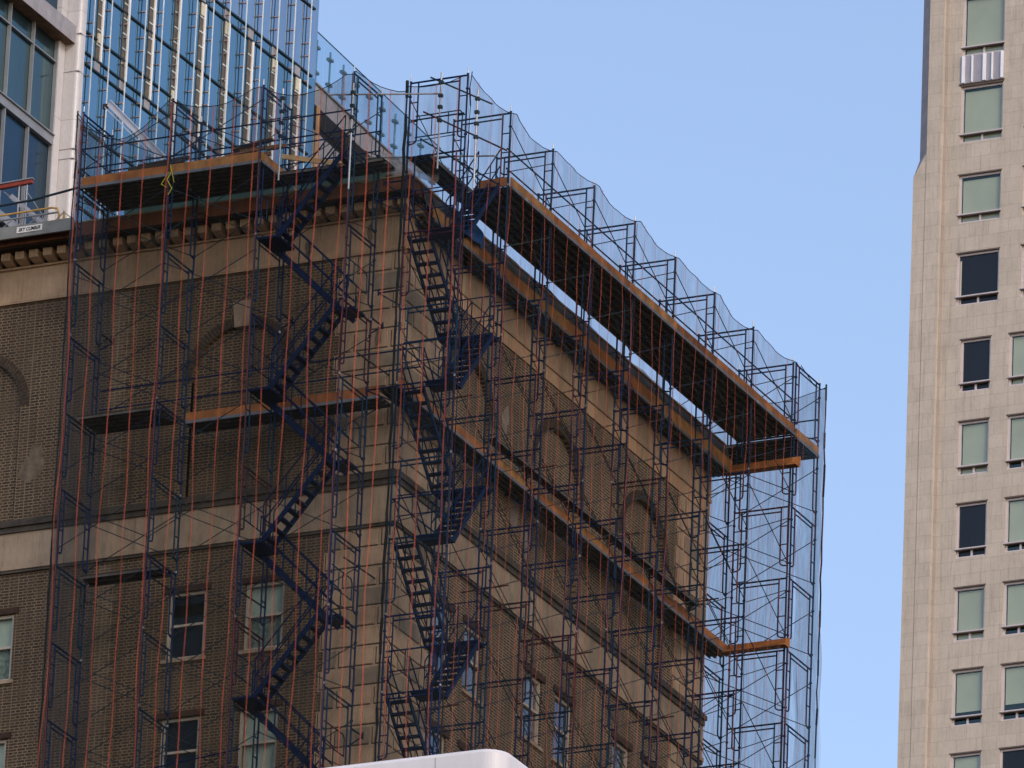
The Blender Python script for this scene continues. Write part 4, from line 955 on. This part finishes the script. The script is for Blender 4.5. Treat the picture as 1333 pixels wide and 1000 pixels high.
m = MB(); F.box(m, 1.90, 3.90, 66.13, 66.168, -.1, .06); part('panel_drip', m, MT['tbar'], lt)

# ------------------------------------------------------------------ white clad building top in the foreground
P = (73.34, -142.13)
X1, Y0, ZT, rr = P[0]+.16, P[1], -73.91, .13
wb = thing('white_building', 'smooth white clad block with a rounded corner poking up at the bottom', 'building', (X1-3, Y0+3, -ZG))
prof = [(X1-7, Y0)]+[(X1-rr+rr*math.sin(R(90*i/10)), Y0+rr-rr*math.cos(R(90*i/10))) for i in range(11)]+[(X1, Y0+7), (X1-7, Y0+7)]
m = MB(); n = len(prof)
cx, cy = X1-3.5, Y0+3.5
def ins(p, d): return (p[0]+(d if p[0] < cx else -d), p[1]+(d if p[1] < cy else -d))
rings = [(0, -ZG), (0, ZT-.03), (.008, ZT-.012), (.03, ZT)]
for (d0, z0), (d1, z1) in zip(rings, rings[1:]):
    for i in range(n):
        a, b_ = prof[i], prof[(i+1) % n]; m.quad((*ins(a, d0), z0), (*ins(b_, d0), z0), (*ins(b_, d1), z1), (*ins(a, d1), z1))
m.quad(*[(*ins(p, .03), ZT) for p in prof]); part('cladding', m, MT['white'], wb, smooth=False)
m = MB()
for x in (X1-.45, X1-1.0, X1-1.55): m.box(x, x+.008, Y0-.002, Y0+.05, -ZG, ZT-.035)
part('panel_seams', m, MT['whites'], wb)

# ------------------------------------------------------------------ lift everything so the street is at z = 0
for o in list(S.objects):
    if o.parent is None: o.location.z += ZG

# ------------------------------------------------------------------ camera
f_, p_, r_, az, tx, ty, tz = 12783.87, .3789, .0432, .4514, -4.104, 216.5334, 94.0604
ca, sa, cp, sp, cr, sr = math.cos(az), math.sin(az), math.cos(p_), math.sin(p_), math.cos(r_), math.sin(r_)
Xc = Vector((ca, sa, 0)); U = Vector((sa*sp, -ca*sp, cp)); Fw = Vector((-sa*cp, ca*cp, sp))
Rt = Xc*cr+U*sr; Up = -Xc*sr+U*cr
cam = bpy.data.objects.new('camera', bpy.data.cameras.new('camera')); link(cam)
mtx = Matrix((Rt, Up, -Fw)).transposed().to_4x4()
mtx.translation = Vector((-tx*ca+ty*sa, -tx*sa-ty*ca, -tz+ZG))
cam.matrix_world = mtx
cam.data.sensor_width = 36; cam.data.lens = f_/1333*36; cam.data.clip_start = 1; cam.data.clip_end = 3000
S.camera = cam

# ------------------------------------------------------------------ light
SUN_EL, SUN_AZ = R(30), R(128)      # direction towards the sun, measured from +Y clockwise
wd = bpy.data.worlds.new('World'); S.world = wd; wd.use_nodes = True; nt = wd.node_tree; nt.nodes.clear()
sk = nn(nt, 'ShaderNodeTexSky', sky_type='NISHITA'); sk.sun_disc = False; sk.sun_elevation = SUN_EL; sk.sun_rotation = SUN_AZ
sk.air_density = 1.0; sk.dust_density = 1.4; sk.ozone_density = 1.6
bg = nn(nt, 'ShaderNodeBackground'); bg.inputs[1].default_value = .15; ow = nn(nt, 'ShaderNodeOutputWorld')
nt.links.new(mix(nt, sk.outputs[0], (1.68, 1.53, 1.50), 1., 'MULTIPLY'), bg.inputs[0]); nt.links.new(bg.outputs[0], ow.inputs[0])
sl = bpy.data.lights.new('sun', 'SUN'); sl.energy = .95; sl.angle = R(9); sl.color = (1, .92, .80)
so = bpy.data.objects.new('sun', sl); link(so)
dv = Vector((math.sin(SUN_AZ)*math.cos(SUN_EL), math.cos(SUN_AZ)*math.cos(SUN_EL), math.sin(SUN_EL)))
so.rotation_euler = dv.to_track_quat('Z', 'Y').to_euler(); so.location = (0, 0, 200)
S.view_settings.view_transform = 'Standard'; S.view_settings.look = 'None'; S.view_settings.exposure = 0
S.cycles.transparent_max_bounces = 32; S.cycles.max_bounces = 6
